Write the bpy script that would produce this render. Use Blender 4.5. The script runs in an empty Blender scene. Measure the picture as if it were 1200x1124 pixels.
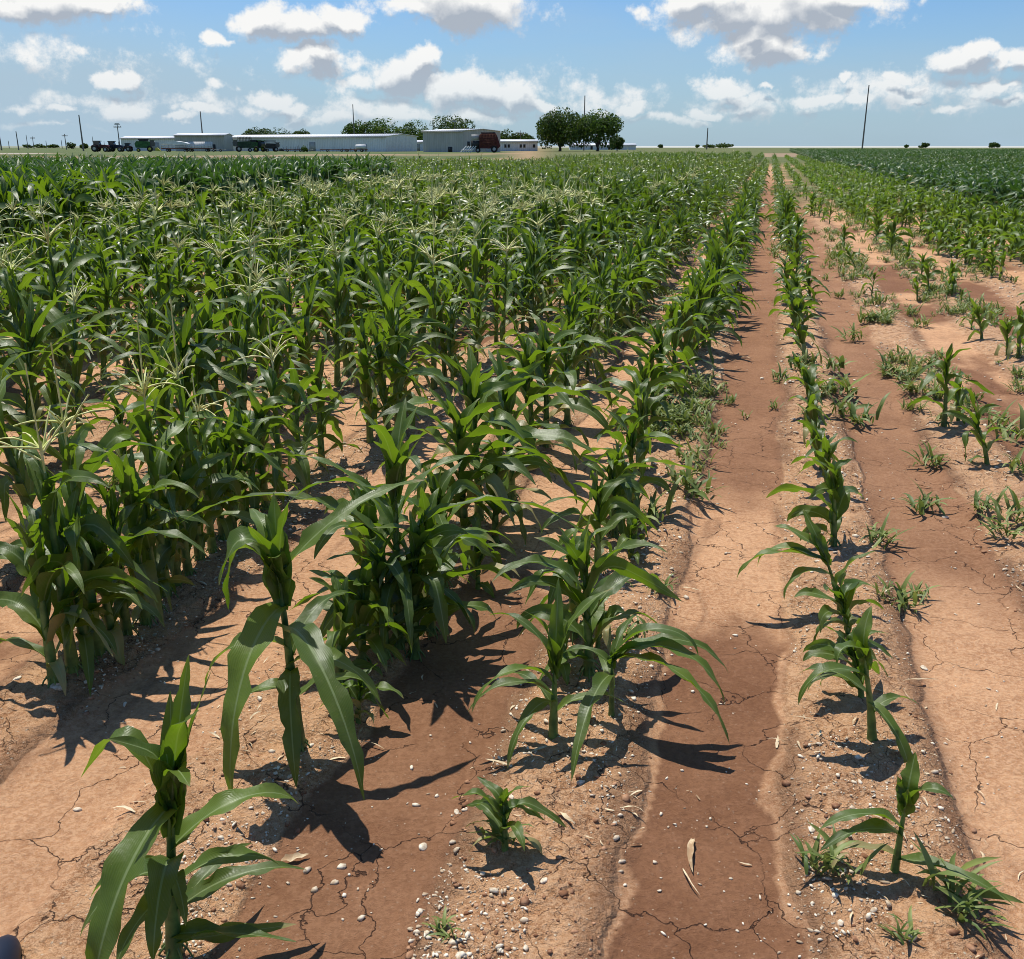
import bpy, math, random
import numpy as np
from mathutils import Vector

# ------------------------------------------------------------------ camera, sky, sun, exposure
scene = bpy.context.scene
C = scene.collection
H = 1.65                                   # eye height
FPX = 1154.0                               # focal length in pixels of the 1200 px wide photograph
PITCH = math.atan((562 - 171) / FPX)
cp, sp = math.cos(PITCH), math.sin(PITCH)
PSI = math.atan2(305 / FPX, cp + 391 / FPX * sp)      # the crop rows run 14 degrees to the right of the view
cps, sps = math.cos(PSI), math.sin(PSI)

cam_data = bpy.data.cameras.new('camera')
cam = bpy.data.objects.new('camera', cam_data)
C.objects.link(cam)
cam.location = (0, 0, H)
cam.rotation_euler = (math.pi / 2 - PITCH, 0, 0)
cam_data.sensor_fit = 'HORIZONTAL'
cam_data.sensor_width = 36
cam_data.lens = 36 * FPX / 1200
cam_data.clip_start = 0.05
cam_data.clip_end = 20000
scene.camera = cam

scene.view_settings.view_transform = 'Standard'
scene.view_settings.look = 'None'
scene.view_settings.gamma = 1
scene.view_settings.exposure = 0.25
scene.cycles.max_bounces = 8
scene.cycles.diffuse_bounces = 3
scene.cycles.glossy_bounces = 2
scene.cycles.transmission_bounces = 4
scene.cycles.use_denoising = True
scene.cycles.pixel_filter_type = 'BLACKMAN_HARRIS'
scene.cycles.filter_width = 0.95

SUN_DIR = Vector((-0.22, 0.36, 1.0)).normalized()      # towards the sun
SUN_EL = math.asin(SUN_DIR.z)
SUN_AZ = math.atan2(SUN_DIR.x, SUN_DIR.y)
sun_data = bpy.data.lights.new('sun', 'SUN')
sun_data.energy = 4.6
sun_data.angle = math.radians(0.5)
sun_data.color = (1.0, 0.955, 0.88)
sun = bpy.data.objects.new('sun', sun_data)
C.objects.link(sun)
sun.rotation_euler = SUN_DIR.to_track_quat('Z', 'Y').to_euler()
sun.location = (0, 0, 30)


def pix_dir(x, y):
    a, b = (x - 600) / FPX, (y - 562) / FPX
    return Vector((a, cp - b * sp, -sp - b * cp))


class NT:
    def __init__(self, tree):
        self.t = tree

    def n(self, typ, **kw):
        nd = self.t.nodes.new(typ)
        for k, v in kw.items():
            if k.startswith('i_'):
                continue
            setattr(nd, k, v)
        return nd

    def link(self, a, b):
        self.t.links.new(a, b)

    def val(self, sock, v):
        if isinstance(v, bpy.types.NodeSocket):
            self.link(v, sock)
        else:
            sock.default_value = v

    def math(self, op, a, b=0.0, c=None, clamp=False):
        nd = self.n('ShaderNodeMath', operation=op, use_clamp=clamp)
        self.val(nd.inputs[0], a)
        self.val(nd.inputs[1], b)
        if c is not None:
            self.val(nd.inputs[2], c)
        return nd.outputs[0]

    def vmath(self, op, a, b=(0, 0, 0)):
        nd = self.n('ShaderNodeVectorMath', operation=op)
        self.val(nd.inputs[0], a)
        if op == 'SCALE':
            self.val(nd.inputs['Scale'], b)
        else:
            self.val(nd.inputs[1], b)
        return nd.outputs['Value'] if op in ('LENGTH', 'DOT_PRODUCT', 'DISTANCE') else nd.outputs[0]

    def mix(self, f, a, b, mode='MIX'):
        nd = self.n('ShaderNodeMix', data_type='RGBA', blend_type=mode)
        self.val(nd.inputs[0], f)
        self.val(nd.inputs[6], a)
        self.val(nd.inputs[7], b)
        return nd.outputs[2]

    def ramp(self, v, a, b, to0=0.0, to1=1.0, smooth=True):
        nd = self.n('ShaderNodeMapRange')
        nd.interpolation_type = 'SMOOTHSTEP' if smooth else 'LINEAR'
        self.val(nd.inputs[0], v)
        nd.inputs[1].default_value = a
        nd.inputs[2].default_value = b
        nd.inputs[3].default_value = to0
        nd.inputs[4].default_value = to1
        return nd.outputs[0]

    def noise(self, vec, scale, detail=4, rough=0.55, dist=0.0):
        nd = self.n('ShaderNodeTexNoise')
        if vec is not None:
            self.link(vec, nd.inputs['Vector'])
        nd.inputs['Scale'].default_value = scale
        nd.inputs['Detail'].default_value = detail
        nd.inputs['Roughness'].default_value = rough
        nd.inputs['Distortion'].default_value = dist
        return nd.outputs[0]


def cc(r, g, b):
    return (r, g, b, 1.0)


world = bpy.data.worlds.new('World')
scene.world = world
world.use_nodes = True

# clouds of the photograph: (centre x, centre y, half width, half height, weight) as directions in the sky
CLOUDS = [
    (60, -2, 100, 34, 1), (10, 2, 60, 20, 1), (120, 4, 32, 18, 1), (350, 34, 72, 22, 1), (316, 24, 42, 22, 1), (252, 41, 24, 12, 1), (400, 30, 36, 20, 1),
    (365, 70, 58, 21, 1), (350, 64, 28, 14, 1), (545, 4, 98, 44, 1), (480, 10, 50, 18, .8), (478, 88, 50, 26, 1),
    (425, 97, 42, 16, .8), (494, 72, 22, 18, 1), (556, 108, 66, 24, .95), (600, 112, 46, 24, .95), (635, 122, 28, 12, .8),
    (138, 94, 29, 13, 1), (96, 56, 22, 11, .55), (150, 124, 38, 12, .75), (86, 126, 32, 6, .6), (20, 126, 26, 6, .4),
    (315, 110, 30, 13, .85), (348, 121, 34, 11, .8), (265, 101, 15, 7, .45), (232, 131, 32, 7, .8), (205, 138, 26, 5, .7),
    (395, 138, 60, 10, .6), (480, 134, 70, 11, .65), (560, 136, 60, 9, .6), (900, 16, 140, 42, 1), (828, 4, 58, 30, 1),
    (990, -4, 76, 24, 1), (905, 58, 74, 27, 1), (878, 44, 42, 24, 1), (940, 66, 30, 12, .8), (845, 99, 44, 15, .85), (902, 101, 18, 6, .9),
    (868, 112, 56, 10, .6), (828, 130, 28, 6, .7), (1134, 70, 60, 21, 1), (1150, 60, 34, 14, 1), (1200, 66, 32, 18, .9),
    (960, 114, 44, 9, .7), (1004, 119, 26, 6, .6), (996, 94, 12, 6, .6), (1062, 97, 28, 7, .65), (1082, 107, 36, 5, .5),
    (1118, 128, 34, 7, .7), (1170, 99, 22, 6, .55), (1180, 117, 24, 8, .55), (1072, 120, 40, 6, .45), (742, 129, 24, 8, .8),
    (700, 131, 18, 7, .6), (790, 140, 60, 6, .35), (660, 140, 60, 7, .45), (60, 146, 90, 4, .35), (742, 12, 28, 9, .38), (480, 128, 170, 24, .42), (600, 104, 100, 22, .34), (60, 60, 130, 24, .16), (700, 118, 110, 16, .34), (300, 124, 120, 14, .32), (900, 118, 120, 18, .34), (1080, 112, 130, 22, .34), (140, 118, 130, 14, .3),
    (-180, 60, 120, 30, 1), (-120, 120, 70, 12, .8), (-420, -40, 160, 60, 1), (1400, 20, 130, 40, 1), (1330, 110, 60, 14, .8),
    (1650, 80, 140, 30, 1), (-700, 90, 130, 30, 1)]


def az_el(d):
    return math.atan2(d.x, d.y), math.atan2(d.z, math.hypot(d.x, d.y))


def cloud_group():
    g = bpy.data.node_groups.new('cloud_density', 'ShaderNodeTree')
    g.interface.new_socket('P', in_out='INPUT', socket_type='NodeSocketVector')
    g.interface.new_socket('D', in_out='OUTPUT', socket_type='NodeSocketFloat')
    t = NT(g)
    gi, go = t.n('NodeGroupInput'), t.n('NodeGroupOutput')
    P = gi.outputs[0]
    # the puffs at cloud edges: warp the position first
    wn = t.n('ShaderNodeTexNoise')
    t.link(P, wn.inputs['Vector'])
    wn.inputs['Scale'].default_value = 13
    wn.inputs['Detail'].default_value = 5
    wn.inputs['Roughness'].default_value = 0.6
    off = t.vmath('MULTIPLY', t.vmath('SUBTRACT', wn.outputs['Color'], (.5, .5, .5)), (0.10, 0.050, 0))
    Q = t.vmath('ADD', P, off)
    acc = None
    for (x, y, rx, ry, w) in CLOUDS:
        a0, e0 = az_el(pix_dir(x, y))
        a1, _ = az_el(pix_dir(x + rx, y))
        _, e1 = az_el(pix_dir(x, y - ry))
        sx, sy = 1 / max(1e-4, abs(a1 - a0)), 1 / max(1e-4, abs(e1 - e0))
        q = t.vmath('MULTIPLY', t.vmath('SUBTRACT', Q, (a0, e0, 0)), (sx, sy, 0))
        l = t.vmath('LENGTH', q)
        f = t.math('MULTIPLY_ADD', l, -w, w)
        acc = f if acc is None else t.math('MAXIMUM', acc, f)
    n1 = t.noise(P, 30, 9, 0.66)
    d = t.math('ADD', acc, t.math('MULTIPLY', t.math('SUBTRACT', n1, .5), 1.9))
    t.link(d, go.inputs[0])
    n2 = t.noise(P, 24, 2, 0.5)
    g.interface.new_socket('S', in_out='OUTPUT', socket_type='NodeSocketFloat')
    t.link(t.math('ADD', acc, t.math('MULTIPLY', t.math('SUBTRACT', n2, .5), 1.3)), go.inputs[1])
    return g


def build_world():
    t = NT(world.node_tree)
    for nd in list(world.node_tree.nodes):
        world.node_tree.nodes.remove(nd)
    out = t.n('ShaderNodeOutputWorld')
    bg = t.n('ShaderNodeBackground')
    t.link(bg.outputs[0], out.inputs[0])
    sky = t.n('ShaderNodeTexSky')
    sky.sky_type = 'NISHITA'
    sky.sun_disc = False
    sky.sun_elevation = SUN_EL
    sky.sun_rotation = SUN_AZ
    sky.air_density = 1.0
    sky.dust_density = 0.6
    sky.ozone_density = 1.6
    sky.altitude = 100
    skyc = t.vmath('MULTIPLY', sky.outputs[0], (.50, .74, 1.02))
    co = t.n('ShaderNodeTexCoord').outputs['Generated']
    sep = t.n('ShaderNodeSeparateXYZ')
    t.link(co, sep.inputs[0])
    az = t.math('ARCTAN2', sep.outputs[0], sep.outputs[1])
    el = t.math('ARCSINE', sep.outputs[2])
    cmb = t.n('ShaderNodeCombineXYZ')
    t.link(az, cmb.inputs[0])
    t.link(el, cmb.inputs[1])
    P = cmb.outputs[0]
    grp = cloud_group()

    def dens(vec):
        nd = t.n('ShaderNodeGroup')
        nd.node_tree = grp
        t.link(vec, nd.inputs[0])
        return nd.outputs[0], nd.outputs[1]
    d0, s0 = dens(P)
    d1, s1 = dens(t.vmath('ADD', P, (-0.004, 0.012, 0)))      # looked at a little closer to the sun
    alpha = t.math('MULTIPLY', t.ramp(d0, -0.08, 0.42), t.ramp(el, 0.0, 0.09, .55, 1.0))
    thick = t.ramp(d0, 0.1, 0.9)
    shade = t.ramp(s1, -0.02, 0.85)
    relief = t.math('ADD', t.math('MULTIPLY', t.math('SUBTRACT', s0, s1), 0.7), t.math('MULTIPLY', t.math('SUBTRACT', d0, d1), 0.50))
    relief = t.math('ADD', relief, t.math('MULTIPLY', t.math('SUBTRACT', t.noise(P, 55, 6, .6), .5), .45))
    lit = t.math('ADD', t.math('SUBTRACT', 1.0, t.math('MULTIPLY', shade, 0.95)), relief, clamp=True)
    ccol = t.mix(lit, cc(3.5, 3.95, 4.6), cc(7.9, 7.9, 7.8))
    # thin pale veil low in the sky and towards the left
    veiln = t.noise(t.vmath('MULTIPLY', P, (1.0, 4.0, 1.0)), 3.2, 5, .55)
    veil = t.math('MULTIPLY', t.ramp(veiln, 0.38, 0.7), t.ramp(el, 0.42, 0.02))
    leftv = t.math('MULTIPLY', t.ramp(az, -0.12, -0.45), t.ramp(el, 0.17, 0.10))
    low = t.math('MULTIPLY', t.ramp(el, 0.16, 0.0), 0.66)
    va = t.math('ADD', t.math('ADD', t.math('MULTIPLY', veil, 0.26), low), t.math('MULTIPLY', leftv, 0.32), clamp=True)
    base = t.mix(va, skyc, cc(3.5, 4.7, 5.7))
    col = t.mix(t.math('MULTIPLY', alpha, t.ramp(el, 0.0, 0.03)), base, ccol)
    t.link(col, bg.inputs[0])
    bg.inputs[1].default_value = 0.10


build_world()

# ------------------------------------------------------------------ helpers
rng = np.random.default_rng(7)
random.seed(7)


def ground_pt(x, y):
    d = pix_dir(x, y)
    t = -H / d.z
    return d.x * t, d.y * t


def to_uv(X, Y):
    return X * cps - Y * sps, X * sps + Y * cps


def to_xy(u, v):
    return u * cps + v * sps, -u * sps + v * cps


def _hash(ix, iy, seed):
    h = (ix.astype(np.int64) * 374761393 + iy.astype(np.int64) * 668265263 + seed * 1442695041) & 0xFFFFFFFF
    h = ((h ^ (h >> 13)) * 1274126177) & 0xFFFFFFFF
    h = h ^ (h >> 16)
    return (h & 0xFFFFFF) / float(0xFFFFFF)


def vnoise(x, y, seed=0):
    x = np.asarray(x, float)
    y = np.asarray(y, float)
    ix, iy = np.floor(x), np.floor(y)
    fx, fy = x - ix, y - iy
    fx, fy = fx * fx * (3 - 2 * fx), fy * fy * (3 - 2 * fy)
    a, b = _hash(ix, iy, seed), _hash(ix + 1, iy, seed)
    c, d = _hash(ix, iy + 1, seed), _hash(ix + 1, iy + 1, seed)
    return (a * (1 - fx) + b * fx) * (1 - fy) + (c * (1 - fx) + d * fx) * fy


def fbm(x, y, seed=0, octv=4):
    s, a, tot = 0, 1.0, 0
    for o in range(octv):
        s = s + a * vnoise(x * 2 ** o, y * 2 ** o, seed + o * 17)
        tot += a
        a *= 0.5
    return s / tot


def sstep(a, b, x):
    t = np.clip((x - a) / (b - a), 0, 1)
    return t * t * (3 - 2 * t)


class Buf:
    """collects quads and triangles of ONE mesh"""

    def __init__(self):
        self.V, self.F, self.UV, self.T = [], [], [], []
        self.nv = 0

    def add(self, V, F, UV=None, tint=0.5):
        V = np.asarray(V, float)
        F = np.asarray(F, int)
        self.V.append(V)
        self.F.append(F + self.nv)
        self.UV.append(np.zeros((len(V), 2)) if UV is None else np.asarray(UV, float))
        self.T.append(np.broadcast_to(np.asarray(tint, float), (len(V),)).copy())
        self.nv += len(V)

    def arrays(self):
        return np.concatenate(self.V), self.F, np.concatenate(self.UV), np.concatenate(self.T)

    def mesh(self, name, mat, smooth=True):
        V = np.concatenate(self.V)
        UV = np.concatenate(self.UV)
        T = np.concatenate(self.T)
        idx = np.concatenate([f.ravel() for f in self.F])
        tot = np.concatenate([np.full(len(f), f.shape[1]) for f in self.F])
        return raw_mesh(name, V, idx, tot, UV, T, mat, smooth)


def raw_mesh(name, V, idx, tot, UV, T, mat, smooth=True):
    me = bpy.data.meshes.new(name)
    me.vertices.add(len(V))
    me.vertices.foreach_set('co', np.ascontiguousarray(V, dtype=np.float32).ravel())
    me.loops.add(len(idx))
    me.loops.foreach_set('vertex_index', idx.astype(np.int32))
    me.polygons.add(len(tot))
    starts = np.concatenate([[0], np.cumsum(tot)[:-1]])
    me.polygons.foreach_set('loop_start', starts.astype(np.int32))
    me.polygons.foreach_set('loop_total', tot.astype(np.int32))
    if smooth:
        me.polygons.foreach_set('use_smooth', np.ones(len(tot), dtype=bool))
    uvl = me.uv_layers.new(name='UVMap')
    uvl.data.foreach_set('uv', UV[idx].astype(np.float32).ravel())
    at = me.attributes.new('tint', 'FLOAT', 'POINT')
    at.data.foreach_set('value', T.astype(np.float32))
    me.update(calc_edges=True)
    me.materials.append(mat)
    return me


def link(name, data, parent=None, loc=(0, 0, 0), rz=0.0, sc=1.0):
    o = bpy.data.objects.new(name, data)
    C.objects.link(o)
    o.location = loc
    o.rotation_euler = (0, 0, rz)
    if sc != 1.0:
        o.scale = (sc, sc, sc)
    if parent is not None:
        o.parent = parent
    return o


def tag(o, label=None, cat=None, group=None, kind=None):
    if label:
        o['label'] = label
    if cat:
        o['category'] = cat
    if group:
        o['group'] = group
    if kind:
        o['kind'] = kind
    return o


def thing(name, label, cat, loc, rz=0.0, group=None, sc=1.0):
    return tag(link(name, None, None, loc, rz, sc), label, cat, group)


def copy_thing(src, loc, rz, sc=1.0):
    r = src.copy()
    C.objects.link(r)
    r.location, r.rotation_euler, r.scale = loc, (0, 0, rz), (sc, sc, sc)
    for ch in src.children:
        c = ch.copy()
        C.objects.link(c)
        c.parent = r
        for g in ch.children:
            d = g.copy()
            C.objects.link(d)
            d.parent = c
    return r


# ------------------------------------------------------------------ materials
def new_mat(name):
    m = bpy.data.materials.new(name)
    m.use_nodes = True
    t = NT(m.node_tree)
    for nd in list(m.node_tree.nodes):
        m.node_tree.nodes.remove(nd)
    out = t.n('ShaderNodeOutputMaterial')
    return m, t, out


def principled(t, col, rough=0.6, spec=0.5, metal=0.0, normal=None):
    b = t.n('ShaderNodeBsdfPrincipled')
    t.val(b.inputs['Base Color'], col)
    t.val(b.inputs['Roughness'], rough)
    t.val(b.inputs['Specular IOR Level'], spec)
    t.val(b.inputs['Metallic'], metal)
    if normal is not None:
        t.link(normal, b.inputs['Normal'])
    return b.outputs[0]


def bump(t, h, strength=0.5, dist=0.01, normal=None):
    b = t.n('ShaderNodeBump')
    b.inputs['Strength'].default_value = strength
    b.inputs['Distance'].default_value = dist
    t.link(h, b.inputs['Height'])
    if normal is not None:
        t.link(normal, b.inputs['Normal'])
    return b.outputs[0]


def attr(t, name):
    return t.n('ShaderNodeAttribute', attribute_name=name)


def leaf_mat(name, dark, light, trans, rib=cc(.30, .38, .17), rough=0.42, tfac=0.34, vein=True, spec=.5):
    m, t, out = new_mat(name)
    uv = t.n('ShaderNodeUVMap').outputs[0]
    s = t.n('ShaderNodeSeparateXYZ')
    t.link(uv, s.inputs[0])
    x = s.outputs[0]
    tint = attr(t, 'tint').outputs['Fac']
    rnd = t.n('ShaderNodeObjectInfo').outputs['Random']
    ti = t.math('ADD', t.math('MULTIPLY', tint, 0.7), t.math('MULTIPLY', rnd, 0.3))
    pos = t.n('ShaderNodeNewGeometry').outputs['Position']
    n = t.noise(pos, 9.0, 3)
    ti = t.math('ADD', ti, t.math('MULTIPLY', t.math('SUBTRACT', n, .5), .5), clamp=True)
    col = t.mix(ti, dark, light)
    dry = t.ramp(tint, .035, .0)
    col = t.mix(dry, col, cc(.42, .33, .15))
    nrm = None
    if vein:
        c = t.math('ABSOLUTE', t.math('SUBTRACT', x, 0.5))
        ribm = t.ramp(c, 0.055, 0.02)
        wv = t.math('SINE', t.math('MULTIPLY', x, 120.0))
        wv2 = t.math('MULTIPLY_ADD', wv, 0.5, 0.5)
        col = t.mix(t.math('MULTIPLY', wv2, 0.22), col, t.mix(0.5, col, rib))
        # scattered dry flecks
        fl = t.ramp(t.noise(pos, 130.0, 2, .6), 0.70, 0.76)
        col = t.mix(t.math('MULTIPLY', fl, .55), col, cc(.33, .30, .13))
        col = t.mix(t.math('MULTIPLY', ribm, 0.62), col, rib)
        dust = t.math('MULTIPLY', t.ramp(t.noise(pos, 17.0, 4, .65), .50, .68), .22)
        col = t.mix(dust, col, cc(.20, .21, .10))
        # dry brown ends
        tipn = t.math('ADD', s.outputs[1], t.math('MULTIPLY', t.math('SUBTRACT', n, .5), .35))
        tip = t.math('MULTIPLY', t.ramp(tipn, 0.90, 1.0), t.ramp(tint, .35, .8))
        col = t.mix(tip, col, cc(.34, .27, .12))
        nrm = bump(t, t.math('ADD', t.math('MULTIPLY', wv2, .25), t.math('MULTIPLY', t.noise(pos, 45, 3), 1.3)), 0.35, 0.003)
    p = principled(t, col, rough, spec, normal=nrm)
    tr = t.n('ShaderNodeBsdfTranslucent')
    tc = t.mix(ti, trans, cc(trans[0] * 1.5, trans[1] * 1.25, trans[2] * 1.2))
    t.link(tc, tr.inputs[0])
    mx = t.n('ShaderNodeMixShader')
    mx.inputs[0].default_value = tfac
    t.link(p, mx.inputs[1])
    t.link(tr.outputs[0], mx.inputs[2])
    t.link(mx.outputs[0], out.inputs[0])
    return m


def plain_mat(name, a, b, scale=8.0, rough=0.7, spec=.3, metal=0.0, bmp=0.0, detail=4):
    m, t, out = new_mat(name)
    co = t.n('ShaderNodeTexCoord').outputs['Object']
    n = t.noise(co, scale, detail)
    tint = attr(t, 'tint').outputs['Fac']
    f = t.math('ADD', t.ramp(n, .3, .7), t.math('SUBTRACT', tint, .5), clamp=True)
    nrm = bump(t, n, 0.6, bmp) if bmp else None
    t.link(principled(t, t.mix(f, a, b), rough, spec, metal, nrm), out.inputs[0])
    return m


M = {}
M['leaf'] = leaf_mat('corn_leaf_green', cc(.020, .046, .007), cc(.110, .180, .020), cc(.17, .32, .010), rough=.38, tfac=.36, spec=.48)
M['leaf_far'] = leaf_mat('corn_leaf_far', cc(.010, .030, .006), cc(.130, .200, .030), cc(.15, .30, .010), vein=False, rough=.38, tfac=.28, spec=.48)
M['crop'] = leaf_mat('dense_crop_leaf', cc(.018, .052, .010), cc(.095, .160, .036), cc(.08, .21, .020), vein=False, rough=.46, tfac=.22, spec=.4)
M['lime'] = leaf_mat('young_corn_leaf', cc(.030, .072, .008), cc(.140, .215, .030), cc(.17, .32, .015), vein=False, rough=.5)
M['weed'] = leaf_mat('weed_leaf', cc(.065, .120, .020), cc(.28, .33, .085), cc(.15, .22, .04), vein=False, rough=.55, tfac=.3)
M['stalk'] = plain_mat('corn_stalk', cc(.055, .105, .025), cc(.15, .24, .06), 25, .45, .4)
M['tassel'] = plain_mat('corn_tassel', cc(.52, .56, .18), cc(.80, .76, .40), 40, .7, .2)
M['dry'] = plain_mat('dry_straw', cc(.34, .22, .12), cc(.70, .58, .38), 30, .8, .2)
M['stone'] = plain_mat('limestone', cc(.42, .31, .20), cc(.80, .72, .57), 60, .85, .2, bmp=.002)
M['bark'] = plain_mat('bark', cc(.05, .04, .03), cc(.11, .09, .07), 3, .9, .1)
M['oak'] = leaf_mat('oak_leaves', cc(.018, .042, .008), cc(.065, .110, .020), cc(.08, .15, .01), vein=False, tfac=.2, rough=.6, spec=.2)
M['elm'] = leaf_mat('light_tree_leaves', cc(.032, .068, .014), cc(.085, .145, .030), cc(.10, .19, .02), vein=False, tfac=.25, rough=.6, spec=.2)
M['wood'] = plain_mat('weathered_pole', cc(.16, .14, .12), cc(.27, .24, .21), 5, .9, .1)
M['rubber'] = plain_mat('tyre_rubber', cc(.015, .015, .015), cc(.04, .038, .035), 6, .8, .2)
M['glass'] = plain_mat('cab_glass', cc(.02, .03, .035), cc(.05, .06, .07), 2, .15, .6)
M['red'] = plain_mat('oxide_red_paint', cc(.055, .008, .008), cc(.11, .018, .015), 2, .55, .3)
M['green'] = plain_mat('green_machine_paint', cc(.02, .075, .02), cc(.05, .15, .04), 2, .5, .3)
M['darkgreen'] = plain_mat('dark_green_paint', cc(.012, .030, .015), cc(.03, .07, .03), 2, .5, .3)
M['navy'] = plain_mat('dark_blue_paint', cc(.012, .018, .035), cc(.03, .04, .07), 2, .5, .3)
M['yellow'] = plain_mat('yellow_paint', cc(.45, .40, .04), cc(.62, .55, .10), 2, .5, .3)
M['black'] = plain_mat('dark_steel', cc(.018, .018, .018), cc(.05, .05, .045), 2, .6, .3)
M['steel'] = plain_mat('grey_steel', cc(.30, .30, .29), cc(.50, .50, .48), 2, .5, .4)
M['rust'] = plain_mat('rusty_steel', cc(.07, .025, .02), cc(.20, .08, .05), 1.5, .8, .2)
M['white'] = plain_mat('white_paint', cc(.68, .68, .66), cc(.82, .82, .80), 1, .5, .3)


def corrugated(name, a, b, along='X', freq=9.0):
    m, t, out = new_mat(name)
    co = t.n('ShaderNodeTexCoord').outputs['Object']
    s = t.n('ShaderNodeSeparateXYZ')
    t.link(co, s.inputs[0])
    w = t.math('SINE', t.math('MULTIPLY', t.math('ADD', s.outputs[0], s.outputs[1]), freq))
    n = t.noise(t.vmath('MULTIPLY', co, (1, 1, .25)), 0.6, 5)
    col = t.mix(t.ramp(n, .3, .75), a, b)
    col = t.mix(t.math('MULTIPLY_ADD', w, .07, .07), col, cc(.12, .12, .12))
    t.link(principled(t, col, .55, .3, 0.0, bump(t, w, .5, .05)), out.inputs[0])
    return m


M['wall'] = corrugated('grey_sheet_wall', cc(.78, .76, .72), cc(.86, .84, .80))
M['wall_dark'] = corrugated('tan_grey_sheet_wall', cc(.42, .40, .35), cc(.52, .49, .44))
M['wall_pale'] = corrugated('pale_sheet_wall', cc(.70, .71, .72), cc(.80, .81, .82))
M['roof'] = corrugated('white_sheet_roof', cc(.66, .67, .68), cc(.80, .81, .82))


def soil_mat():
    m, t, out = new_mat('red_clay_soil')
    msk = attr(t, 'mask')
    zon = attr(t, 'zone')
    ms = t.n('ShaderNodeSeparateColor')
    t.link(msk.outputs['Color'], ms.inputs[0])
    zs = t.n('ShaderNodeSeparateColor')
    t.link(zon.outputs['Color'], zs.inputs[0])
    silt, brown, gran = ms.outputs[0], ms.outputs[1], ms.outputs[2]
    green, pale, tan = zs.outputs[0], zs.outputs[1], zs.outputs[2]
    pos = t.n('ShaderNodeNewGeometry').outputs['Position']
    n_big = t.noise(pos, 2.2, 5, .6)
    n_mid = t.noise(pos, 11, 5, .62)
    n_fine = t.noise(pos, 70, 5, .7)
    n_grain = t.noise(pos, 330, 3, .7)
    n_lump = t.noise(pos, 26, 4, .75)
    farf = t.ramp(t.vmath('LENGTH', pos), 3.5, 8.0)
    # bed: crumbled tan clay
    bed = t.mix(t.ramp(n_mid, .3, .7), cc(.32, .148, .062), cc(.61, .340, .168))
    bed = t.mix(t.math('MULTIPLY', t.ramp(n_fine, .42, .60), .70), bed, cc(.66, .41, .235))
    bed = t.mix(t.math('MULTIPLY', t.ramp(n_grain, .52, .64), .55), bed, cc(.68, .44, .27))
    bed = t.mix(t.math('MULTIPLY', t.ramp(n_grain, .46, .36), .45), bed, cc(.17, .078, .040))
    bed = t.mix(t.math('MULTIPLY', farf, t.ramp(n_lump, .50, .66, 0, .7)), bed, cc(.62, .43, .28))
    bed = t.mix(t.math('MULTIPLY', farf, t.ramp(n_lump, .48, .36, 0, .6)), bed, cc(.15, .068, .036))
    # silt in the furrows: dry crust and damp brown
    crust = t.mix(t.ramp(n_big, .3, .7), cc(.42, .200, .084), cc(.60, .322, .155))
    crust = t.mix(t.math('MULTIPLY', t.ramp(n_grain, .40, .62), .60), crust, cc(.56, .34, .21))
    crust = t.mix(t.math('MULTIPLY', t.ramp(n_fine, .45, .56), .55), crust, cc(.68, .42, .24))
    crust = t.mix(t.math('MULTIPLY', t.ramp(n_lump, .52, .38), .35), crust, cc(.27, .120, .054))
    damp = t.mix(t.ramp(n_big, .3, .7), cc(.190, .085, .040), cc(.270, .130, .065))
    damp = t.mix(t.math('MULTIPLY', t.ramp(n_lump, .46, .62), .40), damp, cc(.30, .150, .080))
    damp = t.mix(t.math('MULTIPLY', t.ramp(n_fine, .54, .42), .30), damp, cc(.12, .052, .026))
    silt_c = t.mix(brown, crust, damp)
    grc = t.mix(t.ramp(n_grain, .35, .65), cc(.070, .032, .018), cc(.23, .115, .062))
    col = t.mix(silt, bed, silt_c)
    col = t.mix(gran, col, grc)
    # light grains scattered on everything but the silt
    vg = t.n('ShaderNodeTexVoronoi')
    t.link(pos, vg.inputs['Vector'])
    vg.inputs['Scale'].default_value = 95
    gsel = t.n('ShaderNodeSeparateColor')
    t.link(vg.outputs['Color'], gsel.inputs[0])
    g1 = t.math('MULTIPLY', t.ramp(vg.outputs['Distance'], .36, .22), t.ramp(gsel.outputs[0], .86, .90))
    g1 = t.math('MULTIPLY', g1, t.math('SUBTRACT', 1.0, t.math('MULTIPLY', silt, .85)))
    col = t.mix(t.math('MULTIPLY', g1, .75), col, cc(.62, .52, .38))
    # drying cracks: bump, plus dark colour painted in for the shade of their depth
    flat = t.vmath('MULTIPLY', pos, (1, 1, 0))
    wob = t.n('ShaderNodeTexNoise')
    t.link(flat, wob.inputs['Vector'])
    wob.inputs['Scale'].default_value = 9
    wob.inputs['Detail'].default_value = 5
    wv = t.vmath('ADD', flat, t.vmath('SCALE', t.vmath('SUBTRACT', wob.outputs['Color'], (.5, .5, .5)), .16))

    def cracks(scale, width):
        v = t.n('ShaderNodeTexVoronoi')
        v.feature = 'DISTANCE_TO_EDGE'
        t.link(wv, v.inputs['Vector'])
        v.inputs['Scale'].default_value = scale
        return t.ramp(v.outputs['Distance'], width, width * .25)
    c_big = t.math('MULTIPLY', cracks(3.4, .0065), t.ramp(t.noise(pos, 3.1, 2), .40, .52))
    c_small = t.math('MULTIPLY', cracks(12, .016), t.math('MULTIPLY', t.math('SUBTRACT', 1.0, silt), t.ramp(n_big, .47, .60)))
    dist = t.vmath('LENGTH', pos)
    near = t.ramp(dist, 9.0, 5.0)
    crack = t.math('MULTIPLY', t.math('MAXIMUM', c_big, t.math('MULTIPLY', c_small, .7)), near)
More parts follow.
